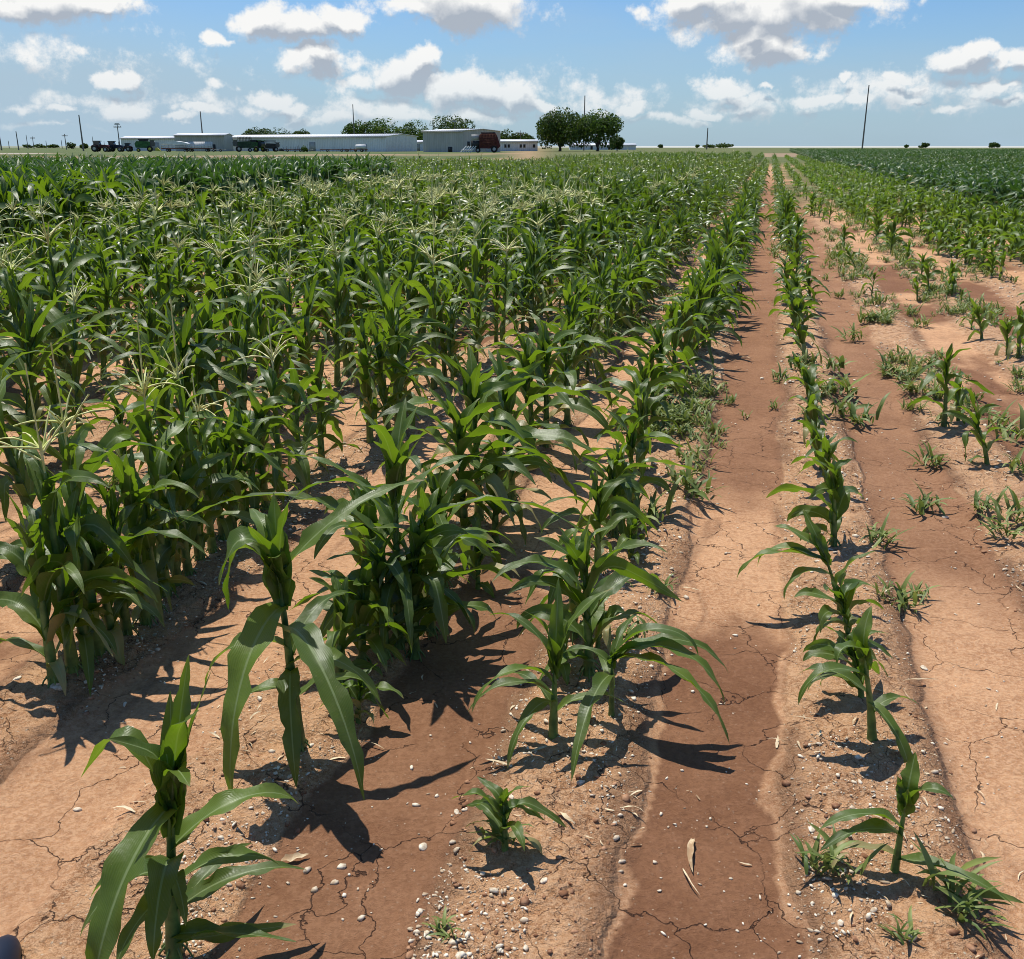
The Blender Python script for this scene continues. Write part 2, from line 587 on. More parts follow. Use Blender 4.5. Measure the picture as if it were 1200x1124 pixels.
    col = t.mix(t.math('MULTIPLY', crack, .82), col, cc(.045, .020, .012))
    # farther ground: grass strips, tan headland, pale strips
    gn = t.noise(t.vmath('MULTIPLY', pos, (.25, 1, 1)), .35, 6, .65)
    gcol = t.mix(t.ramp(gn, .35, .65), cc(.055, .085, .022), cc(.13, .15, .05))
    col = t.mix(green, col, gcol)
    col = t.mix(tan, col, t.mix(gn, cc(.22, .145, .085), cc(.34, .25, .16)))
    col = t.mix(pale, col, cc(.46, .46, .42))
    h = t.math('ADD', t.math('MULTIPLY', n_fine, t.math('MULTIPLY_ADD', silt, -.50, 1.1)), t.math('MULTIPLY', n_grain, .30))
    h = t.math('ADD', h, t.math('MULTIPLY', n_mid, t.math('MULTIPLY_ADD', silt, -1.1, 1.8)))
    h = t.math('ADD', h, t.math('MULTIPLY', g1, .35))
    h = t.math('ADD', h, t.math('MULTIPLY', n_lump, t.math('MULTIPLY_ADD', silt, -1.1, 1.6)))
    h = t.math('SUBTRACT', h, t.math('MULTIPLY', crack, 1.3))
    nrm = bump(t, h, .85, .018)
    t.link(principled(t, col, .88, .18, normal=nrm), out.inputs[0])
    return m


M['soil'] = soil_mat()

# ------------------------------------------------------------------ the ground
BED0, PITCHROW = 0.39, 0.83


def bed_dist(u):
    q = (u - BED0) / PITCHROW
    return np.abs(q - np.round(q)) * PITCHROW


def ground_z(u, v):
    u = np.asarray(u, float)
    v = np.asarray(v, float)
    wob = (fbm(u * 2.0 + 5, v * .8, 3, 3) - .5) * .16
    d = bed_dist(u) + wob
    bed = 1 - sstep(.10, .27, d)
    r = np.hypot(u, v)
    near = 1 - sstep(25, 60, r)
    rough = (fbm(u * 7, v * 7, 11, 5) - .5) * .062 * (.25 + .75 * bed)
    fine = (fbm(u * 34, v * 34, 29, 3) - .5) * .024 * (.08 + .92 * bed) * (1 - sstep(5, 12, r))
    return (bed * .032 + rough + fine) * near


def build_ground():
    def axis(lo, hi, a, b, step, growth):
        mid = np.arange(a, b + step * .5, step)
        out = list(mid)
        s, x = step, b
        while x < hi:
            s *= growth
            x += s
            out.append(x)
        s, x = step, a
        neg = []
        while x > lo:
            s *= growth
            x -= s
            neg.append(x)
        return np.array(neg[::-1] + out)
    xs = axis(-5000, 5000, -2.3, 2.3, .0135, 1.032)
    ys = axis(-300, 9000, 1.1, 3.6, .0125, 1.016)
    X, Y = np.meshgrid(xs, ys)
    nx, ny = len(xs), len(ys)
    X, Y = X.ravel(), Y.ravel()
    U, Vv = to_uv(X, Y)
    Z = ground_z(U, Vv)
    idx = np.arange(nx * ny).reshape(ny, nx)
    F = np.stack([idx[:-1, :-1], idx[:-1, 1:], idx[1:, 1:], idx[1:, :-1]], -1).reshape(-1, 4)
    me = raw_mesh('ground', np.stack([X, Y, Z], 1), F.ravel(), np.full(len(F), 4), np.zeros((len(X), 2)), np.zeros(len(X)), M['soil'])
    # masks of the kinds of soil
    d = bed_dist(U)
    w1 = (fbm(U * 3 + 2, Vv * 1.3, 41, 4) - .5)
    w2 = (fbm(U * 9, Vv * 5, 47, 3) - .5)
    edge = d + w1 * .16 + w2 * .04
    silt = sstep(.195, .212, edge + w2 * .03)
    fur = np.round((U - BED0) / PITCHROW - .5)               # number of the furrow: -1 the central track, 0 the next to the right
    along = fbm(fur * 7.3 + 50, Vv * .55 + fur * 3, 53, 3)
    brown = sstep(.50, .56, along + w1 * .35)
    ctr = (fur == -1)
    brown = np.where(ctr, np.maximum(1 - sstep(3.15, 3.4, Vv + w1 * .8), .85 * sstep(4.3, 4.9, Vv + w1)), brown)
    brown = np.where(ctr & (Vv < 3.2), brown * sstep(.226, .236, edge + w2 * .07), brown)
    brown = np.where(fur == 0, sstep(3.3, 4.2, Vv + w1) * .75, brown)
    brown = np.where(fur == -2, .9 * (1 - sstep(3.4, 3.8, Vv + w1 * 2)), brown)
    brown = np.where(fur == -3, brown * .15, brown)
    gn = fbm(U * 2.5, Vv * .9, 61, 4)
    gran = np.exp(-((edge - .185) / .045) ** 2) * sstep(.36, .52, gn) * .65
    gran = np.maximum(gran, silt * (1 - sstep(.0, .10, np.abs(fbm(U * 2, Vv * .8, 67, 3) - .52) * 4)) * .45 * (1 - brown))
    r = np.hypot(X, Y)
    far = 1 - sstep(40, 80, r)
    mask = np.stack([silt * far, brown * far, gran * far, np.ones_like(U)], 1)
    ca = me.color_attributes.new('mask', 'FLOAT_COLOR', 'POINT')
    ca.data.foreach_set('color', mask.astype(np.float32).ravel())
    az = X / np.maximum(Y, 1)
    strip = fbm(az * 6, Y * .03, 71, 4)
    leftish = 1 - sstep(-.02, .05, az)
    green = leftish * sstep(60, 95, Y) * sstep(.36, .48, strip + .25 * sstep(215, 300, Y) - .10 * (np.abs(Y - 165) < 40))
    green = np.maximum(green, (1 - leftish) * sstep(75, 110, Y) * .95)
    lane = sstep(24, 40, Vv) * (U > .7) * (U < 6.5) * sstep(.40, .52, fbm(U * 1.5, Vv * .3, 83, 3) + .10)
    green = np.maximum(green, lane * .8)
    head = (np.abs(az - .262) < .019) * (np.abs(Y - 205) < 38)
    green = green * (1 - head)
    tan = np.clip(leftish * sstep(60, 95, Y) * (1 - green) + head, 0, 1)
    pale = sstep(900, 1150, Y) * (.35 + .6 * sstep(.0, .1, az))  # bright halo line along the horizon, put into the far ground's colour
    pale = np.maximum(pale, (1 - sstep(-.46, -.44, az)) * (np.abs(Y - 232) < 6) * .9)
    zone = np.stack([green, pale, tan, np.ones_like(U)], 1)
    za = me.color_attributes.new('zone', 'FLOAT_COLOR', 'POINT')
    za.data.foreach_set('color', zone.astype(np.float32).ravel())
    o = link('ground', me)
    tag(o, 'reddish clay soil with crop beds, furrows and drying cracks', 'ground', kind='structure')


build_ground()


# ------------------------------------------------------------------ corn, leaf by leaf
def strip_faces(n, k):
    idx = np.arange(n * k).reshape(n, k)
    return np.stack([idx[:-1, :-1], idx[:-1, 1:], idx[1:, 1:], idx[1:, :-1]], -1).reshape(-1, 4)


def leaf_geo(base, az, L, W, th0, th1, pw=1.3, twist=0.0, side=0.0, fold=.35, nseg=12, across=5, seed=0, wavy=1.0):
    """one corn leaf as an arched, folded, wavy ribbon (angles in degrees)"""
    r = np.random.default_rng(seed)
    s = np.linspace(0, 1, nseg + 1)
    if pw < 0:                                           # a leaf that breaks over at one place
        sh = .22 * s + .78 * sstep(-pw - .16, -pw + .16, s)
    else:
        sh = s ** pw
    th = np.radians(th0 + (th1 - th0) * sh)
    a = np.radians(az + side * s ** 1.5)
    T = np.stack([np.cos(th) * np.cos(a), np.cos(th) * np.sin(a), np.sin(th)], 1)
    ds = L / nseg
    Pm = np.zeros((nseg + 1, 3))
    Pm[1:] = np.cumsum((T[:-1] + T[1:]) * .5 * ds, 0)
    Pm += np.asarray(base)
    S = np.stack([-np.sin(a), np.cos(a), np.zeros_like(a)], 1)
    N = np.cross(T, S)
    tw = np.radians(twist * s + 9 * np.sin(s * 7 + r.uniform(0, 6)) * wavy)
    S2 = S * np.cos(tw)[:, None] + N * np.sin(tw)[:, None]
    N2 = -S * np.sin(tw)[:, None] + N * np.cos(tw)[:, None]
    w = W * np.clip(.50 + 2.2 * s, 0, 1) * np.clip(1 - s ** 2.4, 0, 1) ** .85 * .5
    w[-1] = W * .012
    xs = np.linspace(-1, 1, across)
    ph = r.uniform(0, 6.28, 2)
    fr = r.uniform(3.2, 5.5) * 2 * math.pi * max(L, .25) / .55
    V, UV = [], []
    for x in xs:
        lift = fold * abs(x) * (1 - .65 * s)
        ed = abs(x) ** 2 * .30 * wavy * np.sin(s * fr + ph[0 if x < 0 else 1]) * np.clip(s * 6, 0, 1)
        if abs(x) > .99 and nseg > 8:                     # torn and eaten places along the edge
            nk = np.where(r.random(nseg + 1) < .14, r.uniform(.05, .45, nseg + 1), 0.0)
            x_ = x * (1 - nk)
        else:
            x_ = x
        q = Pm + S2 * (x_ * w * (1 - .25 * fold))[:, None] + N2 * ((lift + ed) * w)[:, None]
        V.append(q)
        UV.append(np.stack([np.full_like(s, 0) + x_ * .5 + .5, s], 1))
    V = np.stack(V, 1).reshape(-1, 3)
    UV = np.stack(UV, 1).reshape(-1, 2)
    return V, strip_faces(nseg + 1, across), UV


def tube(pts, rad, n=6):
    pts = np.asarray(pts, float)
    rad = np.broadcast_to(np.asarray(rad, float), (len(pts),))
    T = np.gradient(pts, axis=0)
    T /= np.linalg.norm(T, axis=1)[:, None] + 1e-9
    ref = np.array([0, 0, 1.0]) if abs(T[0][2]) < .9 else np.array([1.0, 0, 0])
    A = np.cross(T, ref)
    A /= np.linalg.norm(A, axis=1)[:, None] + 1e-9
    B = np.cross(T, A)
    an = np.linspace(0, 2 * math.pi, n, endpoint=False)
    V = (pts[:, None, :] + rad[:, None, None] * (A[:, None, :] * np.cos(an)[None, :, None] + B[:, None, :] * np.sin(an)[None, :, None])).reshape(-1, 3)
    k = len(pts)
    idx = np.arange(k * n).reshape(k, n)
    nx = np.roll(idx, -1, axis=1)
    F = np.stack([idx[:-1], nx[:-1], nx[1:], idx[1:]], -1).reshape(-1, 4)
    return V, F


def bend(V, lean, h, curve=1.25):
    z = np.clip(V[:, 2] / max(h, .01), 0, 1.6)
    V = V.copy()
    V[:, 0] += lean[0] * z ** curve
    V[:, 1] += lean[1] * z ** curve
    return V


def corn_parts(h, seed, tassel=False, wide=1.0, nl=None, lod=0, lean=(0, 0), leaves=None, upright=0.0, az0=None, lscale=1.0):
    """geometry of one corn plant of height h: stalk, list of leaves, tassel"""
    r = np.random.default_rng(seed)
    nseg, across = [(16, 5), (9, 3), (6, 3), (4, 2)][lod]
    hs = h * (.80 if tassel else .60)
    if leaves:
        hs = max(l_[0] for l_ in leaves) * 1.02
    rad = .0085 + .0125 * min(h, 1.2)
    if h < .35:
        rad = .004 + .02 * h
    nn = 2 if lod >= 2 else 10
    zz = np.linspace(-.03, hs, nn)
    rr = rad * (1.1 - .80 * np.clip(zz / hs, 0, 1))
    if lod < 2:
        rr = rr * (1 + .10 * (np.arange(nn) % 2))
    SV, SF = tube(np.stack([0 * zz, 0 * zz, zz], 1), rr, 8 if lod == 0 else (5 if lod == 1 else 3))
    if lod == 0 and h > .4:                                # brace roots at the foot
        sv, nv0 = [SV], len(SV)
        for q_ in range(7):
            a_ = q_ * .9 + r.uniform(-.2, .2)
            ca, sa = math.cos(a_), math.sin(a_)
            V_, F_ = tube([(rad * .8 * ca, rad * .8 * sa, .035), (rad * 1.7 * ca, rad * 1.7 * sa, .016), (rad * 2.4 * ca, rad * 2.4 * sa, -.01)], [.0032, .0028, .002], 4)
            sv.append(V_)
            SF = np.concatenate([SF, F_ + nv0])
            nv0 += len(V_)
        SV = np.concatenate(sv)
    stalk = (bend(SV, lean, h), SF, None, r.uniform(.2, .8))
    out = []
    if leaves is None:
        nl = nl or int(8 + 5 * min(h, 1.1))
        a0 = r.uniform(0, 360) if az0 is None else az0
        W = (.034 + .066 * min(h, 1.1)) * wide
        leaves = []
        for i in range(nl):
            f = i / (nl - 1)
            z = hs * (.10 + .86 * f) if not tassel else hs * (.12 + .80 * f)
            az = a0 + 180 * (i % 2) + r.normal(0, 26)
            mid = math.sin(math.pi * min(1, f * .85 + .12))
            Ln = lscale * h * (.31 + .35 * mid) * r.uniform(.8, 1.15) * (1.25 if h < .4 else 1) * (0.85 if tassel and f > .8 else 1)
            t0 = 50 + 32 * f + r.normal(0, 6) + upright
            t1 = (-70 + 60 * f ** 2.0 + (30 if (f > .85 and not tassel) else 0)) + r.normal(0, 14) + upright
            leaves.append((z, az, Ln, W * (.60 + .5 * mid) * r.uniform(.85, 1.12), t0, t1, (-r.uniform(.25, .6) if r.random() < .38 else r.uniform(.9, 1.9)), r.normal(0, 50), r.normal(0, 24)))
    if not tassel and lod < 3:
        # the rolled young leaves in the middle hide the end of the stalk
        for q_ in range(3 if h > .4 else 2):
            leaves = list(leaves) + [(hs * (.80 + .07 * q_), r.uniform(0, 360), h * r.uniform(.24, .36), (.030 + .040 * min(h, 1.1)) * wide, r.uniform(80, 90), r.uniform(35, 75), 1.6, r.normal(0, 60), r.normal(0, 15))]
    for i, lf in enumerate(leaves):
        z, az, Ln, Wd, t0, t1, pw, tw, sd = lf
        LV, LF, LU = leaf_geo((0, 0, z), az, Ln, Wd, t0, t1, pw, tw, sd, .42, nseg, across, seed * 31 + i, 1.0 if lod < 3 else .4)
        tn = float(np.clip(r.normal(.42 + .25 * z / h, .20), .06, 1))
        if z < .22 * h and r.random() < .4:
            tn = r.uniform(0, .03)
        out.append((bend(LV, lean, h), LF, LU, tn))
    tas = None
    if tassel:
        b = Buf()
        top = hs * 1.0
        nb = int(r.integers(8, 14)) if lod < 3 else 4
        k = 6 if lod < 2 else 3
        for i in range(nb + 1):
            L_ = .215 * r.uniform(.8, 1.2) * (1.45 if i == 0 else 1) * min(1, h + .1)
            a = r.uniform(0, 6.28)
            L_ *= 1 if i == 0 else r.uniform(.55, 1.1)
            th = math.radians(88 if i == 0 else r.uniform(15, 68))
            droop = 0 if i == 0 else r.uniform(.2, .9)
            sx = np.linspace(0, 1, k)
            px = np.cos(th) * sx * L_
            pz = np.sin(th) * sx * L_ - droop * L_ * .45 * sx ** 2.2
            pts = np.stack([px * math.cos(a), px * math.sin(a), pz + top + (.03 + .055 * r.random()) * (i > 0)], 1)
            rad_t = (.0026 + .0022 * (np.arange(k) % 2)) * (1 if lod < 2 else 1.9)
            tv, tf = tube(pts, rad_t * np.linspace(1, .6, k), 4 if lod < 2 else 3)
            b.add(tv, tf)
        tv, tf = tube([(0, 0, top - .02), (0, 0, top + .10)], .0035, 4)
        b.add(tv, tf)
        tV, tF, _, _ = b.arrays()
        tas = (bend(tV, lean, h), np.concatenate(tF), None, r.uniform(.2, .8))
    return stalk, out, tas


def one_mesh(name, parts, mat):
    b = Buf()
    for p in parts:
        b.add(p[0], p[1], p[2], p[3])
    return b.mesh(name, mat)


def make_corn_thing(h, seed, each_leaf=False, mat='leaf', **kw):
    st, lv, ta = corn_parts(h, seed, **kw)
    root = link('corn_plant', None)
    link('stalk', one_mesh('stalk', [st], M['stalk']), root)
    if each_leaf:
        for l in lv:
            link('leaf', one_mesh('leaf', [l], M[mat]), root)
    else:
        link('leaves', one_mesh('leaves', lv, M[mat]), root)
    if ta:
        link('tassel', one_mesh('tassel', [ta], M['tassel']), root)
    root['h'] = h
    return root


def height_at(bx, by, tx, ty):
    """height and sideways lean of a plant from its base and top in the photograph"""
    X, Y = ground_pt(bx, by)
    d = pix_dir(tx, ty)
    t = Y / d.y
    return X, Y, H + d.z * t, d.x * t - X


HERO = []          # (u, v) footprints
PLANTS = []        # (root, u, v, h, tassel, own label)


def place(root, X, Y, rz, sc, h, tassel=False, label=None):
    u, v = to_uv(X, Y)
    root.location = (X, Y, float(ground_z(u, v)) - .004)
    root.rotation_euler = (0, 0, rz)
    root.scale = (sc, sc, sc)
    PLANTS.append([root, float(u), float(v), h, tassel, label])
    HERO.append((float(u), float(v)))


def hero(bx, by, tx, ty, seed, label=None, leaves=None, hmul=1.0, ldx=None, ldy=0.0, **kw):
    X, Y, h, lx = height_at(bx, by, tx, ty)
    h *= hmul
    lean = (lx if ldx is None else ldx, ldy)
    lf = None
    if leaves:
        lf = [(z * h, az, L, W, t0, t1, pw, tw, sd) for (z, az, L, W, t0, t1, pw, tw, sd) in leaves]
    r = make_corn_thing(h, seed, each_leaf=True, leaves=lf, lean=lean, **kw)
    place(r, X, Y, 0, 1.0, h, kw.get('tassel', False), label)
    return r


# leaves: (height share, azimuth 0 right 90 away 180 left 270 near, length, width, start angle, end angle, power, twist, side turn)
hero(205, 1122, 203, 790, 1, 'large corn plant at the lower left, one broad leaf hanging to the soil', leaves=[
    (.55, 254, .40, .098, 22, -82, .55, 6, 0), (.50, 170, .36, .075, 76, -62, -.62, 20, 10), (.48, 85, .36, .066, 84, 70, 1.2, 24, 0),
    (.42, 40, .38, .050, 86, 66, 1.3, -40, 8), (.40, 28, .32, .072, 46, -60, 1.3, 15, 10), (.08, 338, .30, .060, 26, -6, 1.2, -24, 14),
    (.05, 350, .28, .050, 20, 10, 1.2, 20, 10), (.30, 300, .16, .040, 50, -70, 1.0, 0, 0), (.45, 110, .30, .07, 82, 60, 1.2, 0, 0),
    (.36, 278, .26, .075, 55, -84, .8, 0, 0), (.30, 225, .24, .065, 60, -70, .9, 10, 0), (.46, 300, .3, .07, 84, 10, -.6, 10, 0),
    (.52, 205, .26, .085, 84, 30, -.6, -20, 0), (.56, 320, .28, .080, 86, 40, -.7, 20, 0), (.22, 250, .20, .060, 50, -60, .9, 0, 0), (.16, 20, .30, .055, 40, -30, 1.1, 10, 0),
    (.25, 15, .26, .06, 55, -50, 1.0, 0, 0), (.30, 195, .20, .05, 50, -70, 1.0, 0, 0), (.12, 60, .26, .04, 50, -30, 1.0, 0, 0)], wide=1)
hero(352, 885, 322, 640, 2, 'tall corn plant with three very broad leaves drooping toward the viewer', leaves=[
    (.70, 252, .56, .105, 20, -86, .55, 4, 0), (.60, 302, .62, .098, 36, -82, .75, -8, 4), (.40, 280, .36, .075, 26, -86, .6, 15, 0),
    (.82, 178, .34, .080, 62, -86, -.4, 10, 0), (.84, 30, .52, .064, 44, -8, 1.3, 25, 10), (.84, 205, .30, .090, 72, -70, -.5, -15, 0),
    (.72, 90, .30, .09, 86, 72, 1.2, 10, 0), (.80, 120, .30, .08, 74, -20, 1.3, 10, 0), (.74, 330, .30, .085, 88, 60, 1.4, 0, 0), (.70, 240, .28, .085, 88, 50, 1.4, 20, 0),
    (.30, 200, .26, .055, 40, -80, .9, 0, 0), (.25, 20, .28, .055, 50, -60, 1.0, 0, 0), (.45, 60, .36, .06, 60, -40, 1.1, 10, 0), (.50, 190, .30, .07, 50, -76, .8, 10, 0),
    (.74, 280, .22, .08, 88, 20, -.55, 10, 0), (.42, 340, .34, .065, 50, -70, .9, 10, 0)])
hero(398, 812, 402, 665, 3, 'short corn plant half hidden behind the broad drooping leaves')
hero(425, 790, 430, 640, 4, 'short corn plant beside the dense bushy one')
hero(468, 765, 462, 520, 5, 'dense bushy corn plant with long arching leaves spreading both ways', leaves=[
    (.45, 185, .78, .078, 58, -32, 1.0, 20, 10), (.50, 0, .80, .066, 52, -56, 1.0, -20, -10), (.55, 170, .50, .060, 66, -10, 1.3, 10, 0),
    (.70, 80, .36, .075, 84, 40, 1.4, 10, 0), (.72, 300, .32, .070, 80, -50, 1.8, 10, 0), (.65, 200, .44, .062, 62, -55, 1.2, 20, 0),
    (.60, 30, .44, .060, 68, -30, 1.3, -10, 0), (.40, 285, .40, .050, 45, -86, .7, 10, 0), (.35, 265, .36, .050, 40, -86, .7, 20, 0),
    (.30, 220, .36, .050, 46, -70, .9, 0, 0), (.30, 330, .36, .050, 48, -70, .9, 0, 0), (.75, 140, .30, .065, 82, 20, 1.6, 0, 0),
    (.75, 250, .34, .07, 84, 10, 1.8, 30, 0), (.5, 120, .4, .06, 60, -40, 1.1, 0, 0), (.78, 20, .30, .06, 86, 50, 1.4, 0, 0)])
hero(505, 745, 500, 545, 6, 'leafy corn plant crowded against the dense bushy one', nl=15, wide=1.1)
hero(440, 735, 425, 540, 7, nl=15, wide=1.15)
hero(486, 770, 490, 560, 15, nl=14, wide=1.1)
hero(452, 778, 440, 600, 16, nl=13, wide=1.1)
hero(580, 640, 585, 480, 18, nl=12)
hero(520, 690, 505, 520, 8)
hero(562, 615, 548, 380, 9, 'tall corn plant in the second row with a broad pale leaf on top', wide=1.15, az0=10)
hero(600, 590, 590, 390, 10, wide=1.1)
hero(545, 640, 530, 420, 11, wide=1.1)
hero(625, 545, 612, 365, 12, wide=1.15)
hero(640, 530, 640, 350, 13, wide=1.1)
hero(665, 498, 660, 340, 14, wide=1.1)
# first row left of the track
hero(655, 800, 652, 735, 51, nl=9)
hero(700, 772, 704, 705, 52, nl=9)
hero(738, 660, 745, 600, 53, nl=9)
hero(420, 850, 425, 775, 54, nl=9)
hero(560, 690, 562, 610, 55, nl=10)
hero(592, 1010, 588, 905, 20, 'smallest seedling, low with narrow splayed leaves, nearest the viewer', nl=10, hmul=.85, wide=.8)
hero(648, 872, 652, 735, 21, 'short leafy corn plant among scattered white stones', leaves=[
    (.35, 190, .30, .046, 55, -60, 1.0, 10, 10), (.45, 205, .34, .048, 62, -80, 1.1, 10, 0), (.30, 235, .30, .046, 45, -80, .9, 0, 0),
    (.60, 85, .26, .055, 86, 60, 1.2, 0, 0), (.60, 20, .30, .048, 82, 10, 1.4, 0, 0), (.55, 150, .30, .048, 76, -30, 1.3, 20, 0),
    (.20, 10, .26, .040, 50, -50, 1.0, 0, 0), (.62, 200, .22, .05, 84, 30, 1.5, 0, 0), (.25, 130, .26, .04, 50, -50, 1.0, 0, 0)])
hero(716, 850, 716, 800, 22, 'low corn plant with broad leaves flopping across the smooth track', hmul=1.6, leaves=[
    (.80, 330, .46, .058, 34, -72, .9, -15, -10), (.85, 345, .42, .060, 42, -80, 1.1, 10, -12), (.75, 0, .40, .056, 48, -62, 1.2, 10, -15),
    (.60, 245, .42, .060, 30, -52, .7, 12, 8), (.85, 350, .34, .052, 60, -86, 1.5, 15, 0), (.70, 160, .20, .035, 60, -60, 1.0, 0, 0),
    (.80, 60, .22, .035, 60, -20, 1.0, 0, 0), (.40, 100, .22, .035, 50, -50, 1.0, 0, 0)])
hero(690, 800, 678, 585, 23, 'upright corn plant rising behind the flopped one beside the smooth track', wide=.95, az0=200, nl=12)
hero(672, 760, 668, 590, 24, wide=.9, nl=10, hmul=.9)
hero(728, 630, 722, 500, 36, wide=1.0, nl=12)
hero(752, 560, 745, 430, 37, wide=1.0, nl=12)
hero(765, 505, 760, 390, 38, wide=1.0, nl=12)
hero(738, 604, 740, 470, 26, 'corn plant with long arching left leaves beside weeds and track', az0=185)
hero(720, 640, 712, 520, 27, az0=175)
hero(700, 680, 700, 540, 28, wide=.85)
hero(775, 480, 770, 362, 29, az0=0)
hero(757, 525, 752, 410, 30)
hero(790, 462, 788, 340, 31, az0=20)
hero(805, 440, 800, 320, 32)
# first row right of the track
A_SET = [(1047, 1030, 1064, 925, 'short corn plant nearest the viewer in the row right of the track', [
    (.55, 185, .22, .040, 50, -48, 1.0, 10, 0), (.45, 195, .22, .042, 42, -40, 1.0, -10, 0), (.85, 60, .12, .05, 86, 50, 1.2, 0, 0),
    (.80, 330, .14, .045, 80, -50, 1.6, 0, 0), (.15, 320, .26, .035, 30, -25, 1.0, 0, 0), (.2, 175, .18, .03, 30, -40, 1, 0, 0)]),
    (1020, 880, 1003, 762, 'corn plant with one leaf hanging straight down, right of the smooth track', [
    (.70, 190, .26, .048, 45, -78, 1.0, 10, 0), (.90, 215, .16, .055, 75, -80, 1.4, 10, 0), (.42, 300, .24, .042, 10, -86, .5, 0, 0),
    (.90, 40, .16, .05, 85, 30, 1.4, 0, 0), (.5, 150, .22, .04, 50, -50, 1.1, 0, 0), (.3, 20, .18, .035, 45, -50, 1.0, 0, 0)]),
    (1008, 828, 985, 745, None, None), (993, 762, 972, 690, 'corn plant leaning left with leaves over the track edge', None),
    (984, 722, 955, 640, None, [
    (.85, 178, .38, .050, 22, -60, 1.3, 10, 0), (.80, 165, .30, .045, 40, -70, 1.2, -10, 0), (.95, 90, .16, .05, 80, 40, 1.2, 0, 0),
    (.4, 0, .24, .035, 60, 10, 1.2, 0, 0), (.6, 200, .26, .042, 40, -70, 1.0, 0, 0), (.9, 140, .2, .05, 60, -20, 1.2, 0, 0)]),
    (976, 645, 975, 530, None, None), (968, 585, 966, 520, None, None), (952, 492, 938, 430, None, None), (945, 450, 925, 418, None, None),
    (962, 555, 950, 500, None, None), (955, 525, 944, 462, None, None), (943, 425, 930, 375, None, None), (938, 405, 924, 345, None, None), (930, 385, 920, 322, None, None), (925, 360, 916, 300, None, None), (935, 372, 930, 318, None, None), (941, 395, 932, 345, None, None)]
for i, (bx, by, tx, ty, lab, lv) in enumerate(A_SET):
    hero(bx, by, tx, ty, 40 + i, lab, leaves=[(q[0] * .78,) + tuple(q[1:2]) + (q[2] * 1.05, q[3] * 1.2) + tuple(q[4:]) for q in lv] if lv else None, wide=1.1, hmul=1.12, **({} if lv else dict(az0=180 + i * 9, nl=10)))
# sparse plants farther right
D_SET = [(1105, 508, 1108, 395, 'upright corn plant standing alone right of the bare strip', 350), (1122, 500, 1118, 435, None, 30),
         (1156, 548, 1132, 470, 'leaning corn plant just in front of the solitary upright one', 190), (1088, 345, 1084, 300, None, 200),
         (1003, 318, 985, 284, 'small bent corn plant alone on the bare strip', 170), (1146, 302, 1142, 272, None, 90),
         (1180, 420, 1176, 365, None, 20), (1192, 425, 1196, 352, None, 60), (1150, 400, 1140, 350, None, 180),
         (1075, 352, 1072, 318, None, 20), (1115, 350, 1118, 322, None, 60), (1068, 262, 1066, 240, None, 10)]
for i, (bx, by, tx, ty, lab, a) in enumerate(D_SET):
    hero(bx, by, tx, ty, 70 + i, lab, az0=a, nl=7, wide=1.0)
# third row left and beyond: tall plants with thick bare stalks
E_SET = [(88, 800, 46, 505, 'tall corn plant with thick bare stalk, nearest at the left edge', True), (118, 778, 70, 470, None, True), (150, 752, 120, 500, None, False), (135, 770, 98, 560, None, False), (172, 735, 140, 480, None, False), (186, 722, 160, 520, None, False), (66, 812, 28, 560, None, False), (104, 790, 66, 540, None, False), (210, 694, 186, 500, None, False), (288, 622, 275, 450, None, False), (250, 655, 230, 470, None, True), (275, 635, 262, 455, None, False), (312, 604, 300, 420, None, False),
         (196, 705, 165, 430, None, True), (222, 684, 195, 470, None, False), (236, 668, 205, 420, None, True), (262, 640, 245, 470, None, False),
         (300, 615, 285, 440, None, False), (330, 590, 318, 400, None, True), (352, 572, 345, 400, None, False), (378, 552, 368, 380, None, False)]
for i, (bx, by, tx, ty, lab, ta) in enumerate(E_SET):
    hero(bx, by, tx, ty, 90 + i, lab, tassel=ta, wide=.88, nl=11, lscale=.80)


# prototypes reused in the beds (several of each size)
def protos(hs, n, seed0, **kw):
    q = np.random.default_rng(seed0)
    return [dict(h=hs * (1 + .10 * (i % 3 - 1)), seed=seed0 + i, kw=dict(kw, lean=tuple(q.normal(0, .055, 2) * (hs + .2)))) for i in range(n)]


SPECS = {'big': protos(.92, 16, 200, wide=.70, nl=15, lscale=.82, upright=5), 'tas': protos(1.02, 12, 230, tassel=True, wide=.70, nl=13, lscale=.80, upright=4), 'mid': protos(.62, 10, 260, wide=.82, nl=12, lscale=.95),
         'small': protos(.36, 8, 290, wide=1.0), 'tall': protos(1.40, 6, 320, wide=1.1, upright=6), 'crop': protos(.85, 6, 350, wide=1.1, nl=10),
         'lime': protos(.46, 6, 380, wide=.95, nl=9)}


